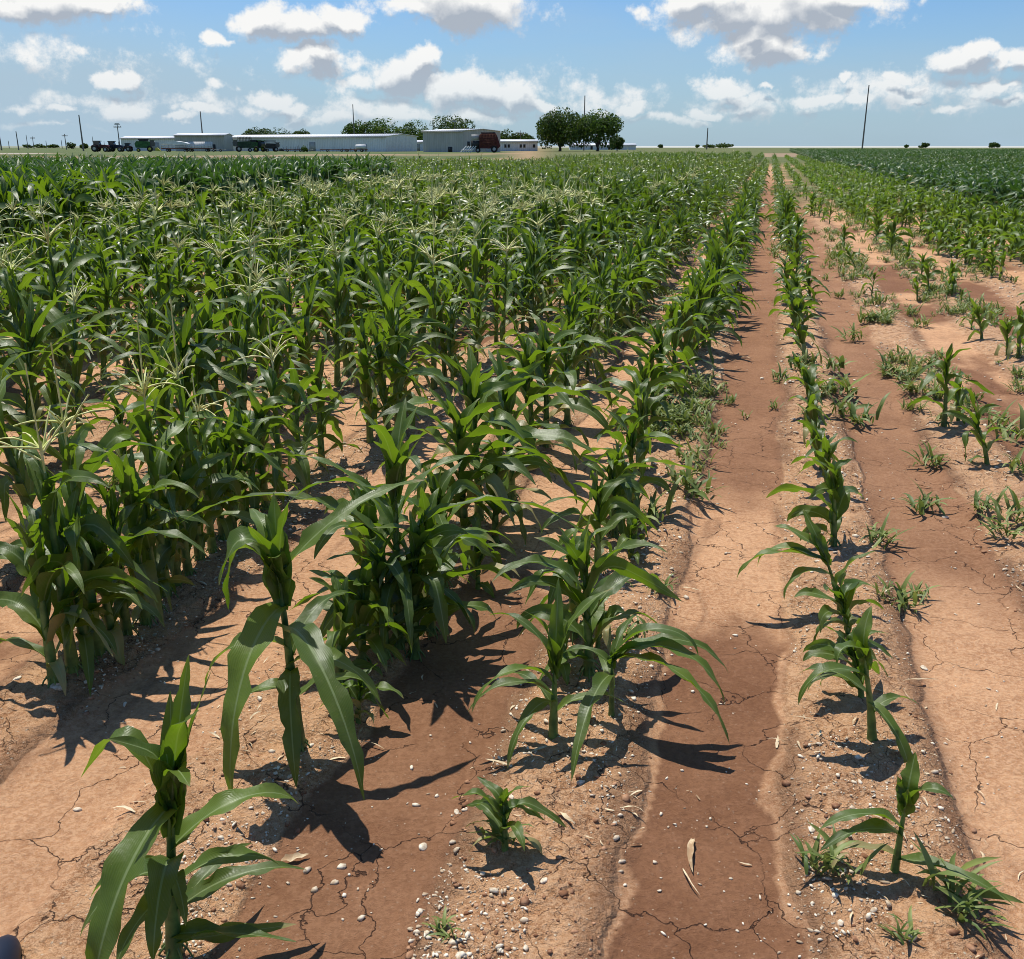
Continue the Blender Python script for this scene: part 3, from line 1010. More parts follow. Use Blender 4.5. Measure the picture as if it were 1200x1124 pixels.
def sample_plants():
    """every other plant of the field: (u, v, height, kind)"""
    out = []
    r = np.random.default_rng(3)
    for k in range(-175, 130):
        u0 = BED0 + PITCHROW * k
        v = 1.2
        while v < 330:
            far = v > 90
            step = .19 if v < 30 else (.30 if v < 60 else (.42 if v < 110 else .8))
            v += step * r.uniform(.55, 1.45)
            u = u0 + r.normal(0, .035 if v < 5 else .075)
            X, Y = to_xy(u, v)
            if Y < 1.0 or abs(X) > Y * .62 + 1.2:
                continue
            if far and (k % 2):
                continue
            kind, h, p = None, 0, 1.0
            gap = float(vnoise(u * .55 + 9, v * .35, 5))
            if k >= 6:
                if v > 8:
                    kind, h = 'crop', r.normal(.98, .06)
                    if v > 320:
                        continue
            elif k >= 1:
                if Y > 150:
                    continue
                start = {1: 20, 2: 17, 3: 13.5, 4: 11.5, 5: 9.5}[k]
                young = v < start
                if v < 7 + k:
                    continue
                p = .10 if young else min(1, (v - start) / 5 + .35)
                if k == 1:
                    p *= .35
                if gap > .72:
                    p *= .35
                kind, h = 'lime', r.normal(.42 + .03 * k - .10 * young, .08)
            elif k == 0:
                if v < 10.3 or Y > 150:
                    continue
                kind, h = 'mid', r.normal(.52, .10)
                if gap > .55 and v < 60:
                    p = .4
            else:
                # left of the track
                vmax = 78 if (u + .0 < -18) else 150
                if v > vmax:
                    continue
                lim = {-1: 7.4, -2: 6.2, -3: 4.9}.get(k, 0)
                if v < lim:
                    continue
                if k == -1:
                    kind, h = ('mid' if r.random() < .5 else 'big', r.normal(.74, .10))
                elif k in (-2,):
                    kind, h = ('big', r.normal(.80, .12))
                else:
                    kind, h = ('big', r.normal(.90, .13))
                    tp = .34 if v < 17 else (.10 if v < 26 else .02)
                    if k <= -4 and r.random() < tp * (1.4 if gap < .5 else .5):
                        kind, h = 'tas', r.normal(1.04, .07)
                    if k == -3 and r.random() < .12:
                        kind, h = 'tas', r.normal(1.0, .06)
                if k <= -10 and 9.5 < v < 34 and u < -7.6 - .14 * v:
                    kind, h = 'tall', r.normal(1.46, .07)
                p = .93
                if v < 12 and gap > .70:
                    p = .35
                if k >= -5 and v < 14 and gap > .62:
                    p = .45
            if r.random() > p:
                continue
            if v < 12 and any((u - a) ** 2 + (v - b) ** 2 < .02 for a, b in HERO):
                continue
            out.append((u, v, float(np.clip(h, .2, 1.6)), kind))
    return out


FIELD = sample_plants()


def in_view(X, Y, Z):
    d = Vector((X, Y, Z - H))
    w = d.y * cp - d.z * sp
    if w < .2:
        return False
    x = 600 + FPX * d.x / w
    y = 562 + FPX * (-d.z * cp - d.y * sp) / w
    return -30 < x < 1230 and -30 < y < 1150


cand = []
for i, (u, v, h, kind) in enumerate(FIELD):
    X, Y = to_xy(u, v)
    if in_view(X, Y, h * .6):
        cand.append((h / math.hypot(X, Y), i))
cand.sort(reverse=True)
NIND = 298 - len(PLANTS)
individual = set(i for s_, i in cand[:NIND])

PROTO = {}
used = {}
for i in sorted(individual):
    u, v, h, kind = FIELD[i]
    s_ = SPECS[kind][i % len(SPECS[kind])]
    key = (kind, i % len(SPECS[kind]))
    X, Y = to_xy(u, v)
    rz = random.uniform(0, 6.28)
    if key not in PROTO:
        PROTO[key] = make_corn_thing(s_['h'], s_['seed'], lod=0 if math.hypot(X, Y) < 6 else 1, mat='lime' if kind == 'lime' else 'leaf', **s_['kw'])
        root = PROTO[key]
    else:
        root = copy_thing(PROTO[key], (0, 0, 0), 0)
    place(root, X, Y, rz, h / s_['h'], h, kind == 'tas')


def scatter(name, mats_parts, items, lod_of, gz=True):
    """ONE mesh from many transformed copies; items = (spec key, index, X, Y, z, rz, sc, tint)"""
    V_, I_, T_, UV_, TI_, MI_ = [], [], [], [], [], []
    nv = 0
    groups = {}
    for it in items:
        groups.setdefault((it[0], it[1], lod_of(it)), []).append(it)
    for (key, j, lod), lst in groups.items():
        for (V, F, UV, TT, mi) in mats_parts(key, j, lod):
            n = len(lst)
            A = np.array([[it[2], it[3], it[4], it[5], it[6], it[7]] for it in lst])
            c, s = np.cos(A[:, 3]), np.sin(A[:, 3])
            x = (V[None, :, 0] * c[:, None] - V[None, :, 1] * s[:, None]) * A[:, 4:5] + A[:, 0:1]
            y = (V[None, :, 0] * s[:, None] + V[None, :, 1] * c[:, None]) * A[:, 4:5] + A[:, 1:2]
            z = V[None, :, 2] * A[:, 4:5] + A[:, 2:3]
            VV = np.stack([x, y, z], -1).reshape(-1, 3)
            FF = (F[None] + (np.arange(n) * len(V))[:, None, None]).reshape(-1, F.shape[1]) + nv
            V_.append(VV)
            I_.append(FF.ravel())
            T_.append(np.full(len(FF), F.shape[1]))
            UV_.append(np.tile(UV, (n, 1)))
            TI_.append(np.clip(np.tile(TT, n) * .7 + np.repeat(A[:, 5], len(V)) * .5 - .1, 0, 1))
            MI_.append(np.full(len(FF), mi))
            nv += len(VV)
    return np.concatenate(V_), np.concatenate(I_), np.concatenate(T_), np.concatenate(UV_), np.concatenate(TI_), np.concatenate(MI_)


def corn_arrays(key, j, lod):
    s_ = SPECS[key][j]
    st, lv, ta = corn_parts(s_['h'], s_['seed'], lod=lod, **s_['kw'])
    b = Buf()
    for l in lv:
        b.add(l[0], l[1], l[2], l[3])
    V, F, UV, T = b.arrays()
    res = [(V, np.concatenate(F), UV, T, {'lime': 3, 'tall': 4}.get(key, 0))]
    res.append((st[0], st[1], np.zeros((len(st[0]), 2)), np.full(len(st[0]), .5), 1))
    if ta:
        res.append((ta[0], ta[1], np.zeros((len(ta[0]), 2)), np.full(len(ta[0]), .5), 2))
    return res


def field_mesh(name, kinds, mats, label, cat):
    r = np.random.default_rng(12)
    items = []
    for i, (u, v, h, kind) in enumerate(FIELD):
        if i in individual or kind not in kinds:
            continue
        X, Y = to_xy(u, v)
        n = len(SPECS[kind])
        j = int(r.integers(n))
        items.append((kind, j, X, Y, 0.0, r.uniform(0, 6.28), h / SPECS[kind][j]['h'] * (1.0 if v < 90 else 1.15), float(np.clip(r.normal(.5, .22), 0, 1))))
    zz = ground_z(*to_uv(np.array([t_[2] for t_ in items]), np.array([t_[3] for t_ in items])))
    items = [t_[:4] + (float(zz[q]),) + t_[5:] for q, t_ in enumerate(items)]

    def lod(it):
        d = math.hypot(it[2], it[3])
        return 1 if d < 9 else (2 if d < 28 else 3)
    V, I, T, UV, TI, MI = scatter(name, corn_arrays, items, lod)
    me = raw_mesh(name, V, I, T, UV, TI, M[mats[0]])
    for m_ in mats[1:]:
        me.materials.append(M[m_])
    me.polygons.foreach_set('material_index', MI.astype(np.int32))
    tag(link(name, me), label, cat, kind='stuff')
    print(name, len(items), 'plants', len(T), 'faces')


field_mesh('corn_field', ('big', 'tas', 'mid', 'small', 'tall', 'lime'), ('leaf_far', 'stalk', 'tassel', 'lime', 'crop'),
           'green corn field running in rows to the farm sheds', 'corn field')
field_mesh('crop_field', ('crop',), ('crop', 'stalk', 'tassel', 'lime'), 'dense dark green crop field at the right, level tops', 'crop field')

# labels of the single plants
ORD = ['first', 'second', 'third', 'fourth', 'fifth', 'sixth', 'seventh', 'eighth', 'ninth', 'tenth', 'eleventh', 'twelfth', 'thirteenth',
       'fourteenth', 'fifteenth', 'sixteenth', 'seventeenth', 'eighteenth', 'nineteenth', 'twentieth']
TENS = {2: 'twenty', 3: 'thirty', 4: 'forty', 5: 'fifty', 6: 'sixty', 7: 'seventy', 8: 'eighty', 9: 'ninety'}


def ordinal(n):
    if n <= 20:
        return ORD[n - 1]
    t_, o = divmod(n, 10)
    if o == 0:
        return TENS[t_][:-1] + 'ieth'
    return TENS[t_] + '-' + ORD[o - 1]


rows = {}
for p in PLANTS:
    rows.setdefault(int(round((p[1] - BED0) / PITCHROW)), []).append(p)
for k, lst in rows.items():
    lst.sort(key=lambda q: q[2])
    rowname = f"{ordinal(k + 1)} row right of the bare track" if k >= 0 else f"{ordinal(-k)} row left of the bare track"
    for n, p in enumerate(lst):
        root, u, v, h, tas, lab = p
        kind = 'tasselled' if tas else ('low' if h < .4 else ('knee-high' if h < .7 else 'leafy'))
        tag(root, lab or f"{kind} corn plant, {ordinal(n + 1)} from the near end, {rowname}", 'corn plant', 'corn plants growing in rows')
        if 'h' in root:
            del root['h']


# ------------------------------------------------------------------ weeds, stones, straw
def weed_parts(seed, h=.12, low=False):
    r = np.random.default_rng(seed)
    b = Buf()
    n = int(r.integers(14, 24))
    for i in range(n):
        az = r.uniform(0, 360)
        x0, y0 = r.normal(0, h * .22, 2)
        L = h * r.uniform(.45, 1.15)
        V, F, UV = leaf_geo((x0, y0, r.uniform(0, h * .25)), az, L, L * r.uniform(.10, .19), r.uniform(35, 85), r.uniform(-60, 30), r.uniform(.9, 1.8),
                            r.normal(0, 30), r.normal(0, 25), .4, 3 if low else 5, 2 if low else 3, seed * 13 + i, .5)
        b.add(V, F, UV, r.uniform(0, 1))
    return b


WEEDS = [weed_parts(500 + i) for i in range(6)]
WLOW = [weed_parts(500 + i, low=True) for i in range(6)]
WMESH = [w.mesh('weed_clump', M['weed']) for w in WEEDS]
wr = np.random.default_rng(21)
wlist = []
hand_w = [(588, 1000, 1.2), (1060, 712, 1.7), (1075, 700, 1.2), (1040, 705, 1.2), (1090, 548, 1.3), (1082, 600, 1.2), (985, 1035, 1.5), (955, 1030, 1.4), (1110, 1060, 1.8),
          (1130, 1085, 1.5), (1055, 1110, .9), (815, 588, 1.5), (825, 545, 1.2), (800, 580, 1.3), (760, 620, 1.6), (775, 700, 1.2), (745, 760, 1.3),
          (1010, 500, 1.6), (985, 490, 1.5), (1030, 640, 1.1), (1185, 520, 1.6), (1190, 620, 1.5), (1170, 505, 1.5), (873, 490, .5), (1040, 440, 1.4),
          (990, 465, 1.8), (1000, 400, 1.6), (975, 440, 1.8), (960, 470, 1.6), (1015, 380, 1.6), (1170, 640, 1.2), (1195, 560, 1.3), (520, 1105, .8), (1150, 610, 1.0)]
for (x, y, s_) in hand_w:
    X, Y = ground_pt(x, y)
    wlist.append((X, Y, s_ * (.6 if y > 650 else 1.05)))
for i in range(12000):
    # weeds keep to the beds, thicker to the right of the track
    k = int(wr.integers(-4, 9))
    v = 2.2 + 42 * wr.random() ** 1.2 if k >= 0 else wr.uniform(2.2, 16)
    dens = fbm(np.array(k * 3.1 + 2.0), np.array(v * .55), 77, 2)
    if wr.random() < .45 * (fbm(np.array(u_ := v * 2.2), np.array(k * 5.0), 78, 2) < .5):
        continue
    if dens < (.48 if k in (0, 1, 2, 3, 4, 5) else .57) or (v < 5.5 and wr.random() < .85):
        continue
    u = BED0 + PITCHROW * k + wr.normal(0, .12 + .004 * v)
    X, Y = to_xy(u, v)
    if abs(X) > Y * .6 + .5 or Y < 1.2:
        continue
    wlist.append((float(X), float(Y), float(wr.uniform(.3, 1.1) * (1 + .3 * (k >= 0) * min(1, v / 14)))))
wl = []
for (X, Y, s_) in wlist:
    wl.append((s_ / math.hypot(X, Y) if in_view(X, Y, .05) else 0, X, Y, s_))
wl.sort(reverse=True)
NEARW = 150
wrows = {}
for q, (sc_, X, Y, s_) in enumerate(wl[:NEARW]):
    u, v = to_uv(X, Y)
    o = link('weed_clump', WMESH[q % 6], None, (X, Y, float(ground_z(u, v)) - .003), wr.uniform(0, 6.28), s_)
    wrows.setdefault(int(round((u - BED0) / PITCHROW)), []).append((v, o))
for k, lst in wrows.items():
    lst.sort(key=lambda q: q[0])
    rn = f"{ordinal(k + 1)} bed right of the track" if k >= 0 else f"{ordinal(-k)} bed left of the track"
    for n, (v, o) in enumerate(lst):
        tag(o, f"small grassy weed clump, {ordinal(n + 1)} from the near end, {rn}", 'weed', 'weeds growing on the crop beds')
bw = Buf()
for q, (sc_, X, Y, s_) in enumerate(wl[NEARW:]):
    V, F, UV, T = WLOW[q % 6].arrays()
    a = wr.uniform(0, 6.28)
    R = np.array([[math.cos(a), -math.sin(a), 0], [math.sin(a), math.cos(a), 0], [0, 0, 1]])
    z = float(ground_z(*to_uv(X, Y)))
    bw.add(V @ R.T * s_ + np.array([X, Y, z]), np.concatenate(F), UV, T)
tag(link('weeds', bw.mesh('weeds', M['weed'])), 'low grassy weeds scattered over the farther beds', 'weeds', kind='stuff')


def rock_arrays(seed, n=2):
    import bmesh
    bm = bmesh.new()
    bmesh.ops.create_icosphere(bm, subdivisions=n, radius=1)
    r = np.random.default_rng(seed)
    V = np.array([v.co[:] for v in bm.verts])
    F = np.array([[v.index for v in f.verts] for f in bm.faces])
    bm.free()
    for _ in range(7):
        d = r.normal(0, 1, 3)
        d /= np.linalg.norm(d)
        m = V @ d
        cut = r.uniform(.42, .85)
        V -= np.where(m > cut, m - cut, 0)[:, None] * d
    V *= 1 + (r.random((len(V), 1)) - .5) * (.38 if n == 1 else .16)
    V *= np.array([1, r.uniform(.55, .85), r.uniform(.35, .6)])
    return V, F


ROCKS = [rock_arrays(900 + i, 2) for i in range(5)]
ROCKS1 = [rock_arrays(930 + i, 1) for i in range(8)]
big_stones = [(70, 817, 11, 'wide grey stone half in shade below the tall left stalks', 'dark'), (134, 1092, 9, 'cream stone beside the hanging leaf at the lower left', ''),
              (92, 950, 6, 'flat white stone on the tan crust at the lower left', ''), (22, 808, 6, 'white stone at the left edge in the stalk shadow', ''),
              (320, 890, 5, 'white pebble-sized stone beside the tall broad-leaved plant', ''), (536, 955, 6, 'round white stone left of the smallest seedling', ''),
              (496, 993, 7, 'chalky stone pair between track and broad-leaved plants', ''), (600, 951, 6, 'white stone right of the smallest seedling', ''),
              (637, 1045, 6, 'white angular stone in front of the smallest seedling', ''), (680, 928, 6, 'upright white stone beside the flopped leaf', ''),
              (1083, 783, 6, 'long white stone on the edge of the right furrow', ''), (982, 1098, 6, 'cream stone at the near end of the right-hand bed', ''),
              (1067, 1112, 10, 'tan stone slab at the bottom of the right-hand bed', ''), (950, 985, 6, 'tan stone under the arching leaves right of the track', ''),
              (1002, 636, 5, 'white stone among the weeds in the right-hand bed', ''), (1108, 607, 5, 'white stone right of the dark damp furrow patch', ''),
              (745, 752, 6, 'cream stone lying between weeds beside the track', ''), (860, 468, 4, 'small pale stone on the far part of the track', '')]
for i, (x, y, rp, lab, k_) in enumerate(big_stones):
    X, Y = ground_pt(x, y)
    u, v = to_uv(X, Y)
    dpt = Y * cp + H * sp
    s_ = rp * dpt / FPX
    V, F = ROCKS[i % 5]
    b = Buf()
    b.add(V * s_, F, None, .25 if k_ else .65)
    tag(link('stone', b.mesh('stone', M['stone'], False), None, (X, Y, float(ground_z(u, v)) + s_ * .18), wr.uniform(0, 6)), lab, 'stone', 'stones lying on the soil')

pb = Buf()
pr = np.random.default_rng(44)
cnt = 0
while cnt < 32000:
    v = 1.3 + 17 * pr.random() ** 1.6
    u = pr.uniform(-.62, .62) * v - .24 * v
    k = np.round((u - BED0) / PITCHROW)
    d = float(bed_dist(u))
    keep = 1.0 if d < .2 else .07
    if pr.random() > keep or fbm(np.array(u * 2), np.array(v * 2), 90, 2) < .40:
        continue
    X, Y = to_xy(u, v)
    if Y < 1.3:
        cnt += 1
        continue
    s_ = float(np.clip(pr.lognormal(math.log(.0030), .62), .0013, .013))
    V, F = ROCKS1[int(pr.integers(8))]
    s_ *= 1 + max(0, v - 3) * .14
    V = V * np.array([pr.uniform(.8, 1.35), pr.uniform(.6, 1.1), 1])
    a = pr.uniform(0, 6.28)
    R = np.array([[math.cos(a), -math.sin(a), 0], [math.sin(a), math.cos(a), 0], [0, 0, 1]])
    pb.add(V @ R.T * s_ + np.array([X, Y, float(ground_z(u, v)) + s_ * .25]), F, None, pr.uniform(.1, .9))
    cnt += 1
tag(link('pebbles', pb.mesh('pebbles', M['stone'], False)), 'small white limestone pebbles strewn over the beds', 'pebbles', kind='stuff')

clod = Buf()
cnt = 0
while cnt < 5000:
    v = 1.3 + 9 * pr.random() ** 1.6
    u = pr.uniform(-.62, .62) * v - .24 * v
    if float(bed_dist(u)) > .24 or fbm(np.array(u * 3), np.array(v * 3), 95, 2) < .45:
        cnt += .2
        continue
    X, Y = to_xy(u, v)
    s_ = float(np.clip(pr.lognormal(math.log(.005), .5), .002, .018))
    V, F = ROCKS1[int(pr.integers(8))]
    a = pr.uniform(0, 6.28)
    R = np.array([[math.cos(a), -math.sin(a), 0], [math.sin(a), math.cos(a), 0], [0, 0, 1]])
    clod.add(V @ R.T * s_ + np.array([X, Y, float(ground_z(u, v)) + s_ * .1]), F, None, pr.uniform(.1, .9))
    cnt += 1
M['clod'] = plain_mat('soil_clod', cc(.20, .095, .050), cc(.44, .25, .145), 60, .9, .1, bmp=.002)
tag(link('soil_clods', clod.mesh('soil_clods', M['clod'], False)), 'crumbled reddish soil clods on the beds', 'soil', kind='stuff')

sb = Buf()
for i in range(12000):
    v = 1.3 + 24 * pr.random() ** 1.2
    u = pr.uniform(-.62, .62) * v - .24 * v
    if float(bed_dist(u)) > (.26 if pr.random() < .9 else .5):
        continue
    if fbm(np.array(u * 1.6), np.array(v * 1.2), 99, 2) < .42:
        continue
    X, Y = to_xy(u, v)
    L = float(np.clip(pr.lognormal(math.log(.022), .55), .008, .07))
    L *= 1 + max(0, v - 4) * .08
    wd = L * pr.uniform(.03, .20)
    z = float(ground_z(u, v)) + .003
    V, F, UV = leaf_geo((X, Y, z), pr.uniform(0, 360), L, min(wd, .008 + .0012 * v), pr.uniform(5, 25), pr.uniform(-25, 0), 1.0, pr.normal(0, 60), pr.normal(0, 40), .3, 4, 3, i, 1)
    sb.add(V, F, UV, pr.uniform(.1, 1))
tag(link('straw', sb.mesh('straw', M['dry'])), 'dry straw bits and dead leaf scraps on the beds', 'straw', kind='stuff')

dry = [(812, 985, 250, .13, .022, 'long curled tan dead leaf lying beside the smooth track'), 
       (330, 1012, 10, .07, .022, 'curled dry leaf scrap near the large lower-left plant'), (798, 690, 320, .09, .006, 'dark thin stick pointing across the track'),
       (655, 968, 300, .06, .014, 'short brown dead leaf in front of the smallest seedling'), (1058, 802, 350, .12, .006, 'thin brown twig across the right-hand bed'),
       (450, 880, 150, .09, .005, 'thin curved root on the brown furrow silt'), (800, 1020, 275, .10, .005, 'pale straight straw stem at the left edge of the track')]
for i, (x, y, az, L, W, lab) in enumerate(dry):
    X, Y = ground_pt(x, y)
    u, v = to_uv(X, Y)
    V, F, UV = leaf_geo((0, 0, 0), az, L, W, 18, -14, 1, 30, 25, .5, 10, 3, 700 + i, 1.5)
    b = Buf()
    b.add(V, F, UV, .35)
    tag(link('dead_leaf' if W > .009 else 'dry_stem', b.mesh('dead_leaf', M['dry']), None, (X, Y, float(ground_z(u, v)) + .006)), lab, 'dead leaf' if W > .009 else 'dry stem')

# ------------------------------------------------------------------ far things: placed by their direction and distance
def far_x(px, Y):
    return (px - 600) / FPX * (Y * cp + H * sp)


def far_h(dy, Y):
    """metres that span dy photograph pixels at distance Y near the horizon"""
    return dy * Y * cp * cp / FPX


def box(b, x0, x1, y0, y1, z0, z1, tint=.5):
    V = [(x, y, z) for z in (z0, z1) for (x, y) in ((x0, y0), (x1, y0), (x1, y1), (x0, y1))]
    F = [(0, 3, 2, 1), (4, 5, 6, 7), (0, 1, 5, 4), (1, 2, 6, 5), (2, 3, 7, 6), (3, 0, 4, 7)]
    b.add(V, F, None, tint)


def prism(b, prof, y0, y1, tint=.5):
    """outline in x,z extruded along y"""
    n = len(prof)
    V = [(x, y0, z) for x, z in prof] + [(x, y1, z) for x, z in prof]
    b.add(V, [(i, (i + 1) % n, n + (i + 1) % n, n + i) for i in range(n)], None, tint)
    for off in (0, n):
        for i in range(1, n - 1):
            b.add([V[off], V[off + i], V[off + i + 1]], [(0, 1, 2)], None, tint)


def part(name, mat, parent, fn, smooth=False):
    b = Buf()
    fn(b)
    return link(name, b.mesh(name, M[mat], smooth), parent)


def wheel(parent, x, y, r, w, rim='steel'):
    b = Buf()
    V, F = tube([(0, -w / 2, 0), (0, -w / 2 + .04, 0), (0, w / 2 - .04, 0), (0, w / 2, 0)], [r * .9, r, r, r * .9], 18)
    b.add(V, F)
    for y_ in (-w / 2, w / 2):
        an = np.linspace(0, 2 * math.pi, 18, endpoint=False)
        Vv = [(0, y_, 0)] + [(r * .9 * math.cos(a), y_, r * .9 * math.sin(a)) for a in an]
        b.add(Vv, [(0, i + 1, (i + 1) % 18 + 1) for i in range(18)])
    o = link('wheel', b.mesh('wheel', M['rubber']), parent, (x, y, r))
    rb = Buf()
    V, F = tube([(0, -w / 2 - .03, 0), (0, w / 2 + .03, 0)], r * .5, 12)
    rb.add(V, F)
    for y_ in (-w / 2 - .03, w / 2 + .03):
        an = np.linspace(0, 2 * math.pi, 12, endpoint=False)
        Vv = [(0, y_, 0)] + [(r * .5 * math.cos(a), y_, r * .5 * math.sin(a)) for a in an]
        rb.add(Vv, [(0, i + 1, (i + 1) % 12 + 1) for i in range(12)])
    link('rim', rb.mesh('rim', M[rim]), o)
    return o


def shed(p0, ang, L, W, h, rise, wallm, label, doors=(), windows=(), flat_side=None):
    """gable shed: p0 = near right corner, long wall runs from it at angle ang (world), depth W to the back"""
    root = thing('shed', label, 'shed', (p0[0], p0[1], 0), ang, None)
    bw_ = Buf()
    box_v = [(0, 0), (-L, 0), (-L, W), (0, W)]
    for (a, b2) in ((0, 1), (2, 3)):
        (xa, ya), (xb, yb) = box_v[a], box_v[b2]
        bw_.add([(xa, ya, -.3), (xb, yb, -.3), (xb, yb, h), (xa, ya, h)], [(0, 1, 2, 3)])
    for x in (0, -L):
        bw_.add([(x, 0, -.3), (x, W, -.3), (x, W, h), (x, W / 2, h + rise), (x, 0, h)], [(0, 1, 2, 4)])
        bw_.add([(x, 0, h), (x, W, h), (x, W / 2, h + rise)], [(0, 1, 2)])
    link('wall', bw_.mesh('wall', M[wallm], False), root)
    rf = Buf()
    e = .35
    t_ = .16
    for (ya, za, yb, zb) in ((-e, h - rise * e / (W / 2), W / 2, h + rise), (W / 2, h + rise, W + e, h - rise * e / (W / 2))):
        V = [(x, y, z + dz) for dz in (.02, .02 + t_) for (x, y, z) in ((e, ya, za), (-L - e, ya, za), (-L - e, yb, zb), (e, yb, zb))]
        rf.add(V, [(0, 1, 2, 3), (7, 6, 5, 4), (0, 4, 5, 1), (1, 5, 6, 2), (2, 6, 7, 3), (3, 7, 4, 0)])
    link('roof', rf.mesh('roof', M['roof'], False), root)
    part('gutter', 'steel', root, lambda b: box(b, -L - .3, .3, -.52, -.37, h - .30, h - .12))
    for (x, w, z0, z1, m_, side) in doors:
        nm = 'door' if z0 < .2 else 'window'

        def f(b):
            if side == 'front':
                box(b, x - w / 2, x + w / 2, -.06, .02, z0, z1)
            else:
                box(b, -.02, .06, x - w / 2, x + w / 2, z0, z1)
        part(nm, m_, root, f)
    return root


def corner(px, Y):
    return (far_x(px, Y), Y)


def wall_from(px0, Y0, px1, Y1):
    """corner at px0 and direction so that the long wall ends at px1"""
    a, b2 = corner(px0, Y0), corner(px1, Y1)
    L = math.hypot(b2[0] - a[0], b2[1] - a[1])
    return a, math.atan2(-(b2[1] - a[1]), -(b2[0] - a[0])), L


a, an, L = wall_from(453, 312, 262, 350)
shed(a, an, L, 15, 4.3, .7, 'wall', 'very long grey sheet-metal shed with white roof edge', doors=[(-30, 2.6, 0, 2.8, 'wall_dark', 'front'), (-8, 1.0, 0, 2.1, 'wall_dark', 'front')])
a, an, L = wall_from(543, 290, 496, 300)
shed(a, an, L, 16, 5.6, .5, 'wall_dark', 'taller tan-grey shed left of the red harvester', doors=[(2.2, 1.0, 1.6, 2.8, 'black', 'side'), (8.5, 3.2, 0, 3.8, 'wall', 'side'), (-5, 1.6, 0, 1.4, 'black', 'front')])
a, an, L = wall_from(630, 345, 585, 345)
shed(a, an, L, 9, 3.0, .5, 'wall_pale', 'low white shed with small windows beside the red harvester',
     doors=[(-1.2, .8, 1.1, 2.1, 'black', 'front'), (-4.4, .7, 1.1, 2.1, 'black', 'front'), (-5.6, .7, 1.1, 2.1, 'black', 'front'), (-9.6, .7, 1.1, 2.1, 'black', 'front'), (-10.7, .7, 1.1, 2.1, 'black', 'front')])
a, an, L = wall_from(500, 360, 483, 360)
shed(a, an, L, 8, 2.9, .4, 'wall_pale', 'small pale shed in the gap between the long and tall sheds', doors=[(-3, 1.4, 0, 2.2, 'wall_dark', 'front')])
a, an, L = wall_from(264, 330, 206, 330)
shed(a, an, L, 10, 4.8, .5, 'wall_dark', 'tan open-fronted shed behind the parked wagons', doors=[(-8, 8.5, 0.1, 2.9, 'wall', 'front'), (-3.4, .9, 0, 2.1, 'black', 'front')])
a, an, L = wall_from(212, 370, 143, 370)
shed(a, an, L, 12, 4.2, .6, 'wall', 'low grey shed with long white roof behind the tractors', doors=[(-9, 3, 0, 2.8, 'wall_dark', 'front')])
a, an, L = wall_from(745, 470, 668, 470)
shed(a, an, L, 9, 1.9, .6, 'wall_pale', 'long low white building glimpsed behind the big oaks', doors=[(-12, 1.0, 0, 1.5, 'black', 'front'), (-20, 1, 0, 1.5, 'black', 'front')])


def tractor(px, Y, face, body, label, group, sc=1.0):
    root = thing('tractor', label, 'tractor', (far_x(px, Y), Y, 0), 0 if face > 0 else math.pi, group, sc)

    def f(b):
        prism(b, [(.2, .95), (2.7, .95), (2.9, 1.3), (2.8, 1.75), (1.9, 1.95), (.2, 2.0)], -.5, .5)
        box(b, -1.5, .3, -.45, .45, .75, 1.3)
    part('body', body, root, f)
    part('cab', 'glass', root, lambda b: prism(b, [(-1.2, 1.25), (.35, 1.25), (.45, 2.0), (.25, 2.85), (-1.25, 2.85)], -.75, .75))
    part('cab_roof', 'black', root, lambda b: prism(b, [(-1.5, 2.86), (.6, 2.86), (.5, 3.06), (-1.4, 3.06)], -.88, .88))
    for s_ in (-1, 1):
        part('fender', body, root, lambda b: prism(b, [(-2.1, 1.3), (-1.7, 1.85), (-.9, 2.05), (-.1, 1.85), (.1, 1.4), (-.1, 1.4), (-.9, 1.93), (-1.9, 1.3)], s_ * .62 - .1 + s_ * .35, s_ * .62 + .1 + s_ * .35))
        wheel(root, -.95, s_ * 1.15, .93, .5, 'yellow' if body == 'green' else 'steel')
        wheel(root, 2.05, s_ * 1.0, .68, .4, 'yellow' if body == 'green' else 'steel')
    b = Buf()
    V, F = tube([(1.5, .2, 1.9), (1.5, .2, 2.9)], .06, 6)
    b.add(V, F)
    link('exhaust', b.mesh('exhaust', M['black']), root)
    return root


tractor(117, 300, 1, 'red', 'dark red tractor, leftmost of the machines in the yard', 'farm tractors parked by the sheds', 1.0)
tractor(134, 304, 1, 'navy', 'dark blue tractor just right of the dark red one', 'farm tractors parked by the sheds', .98)
tractor(149, 312, -1, 'red', 'smaller dark tractor between the blue one and the combine', 'farm tractors parked by the sheds', .8)


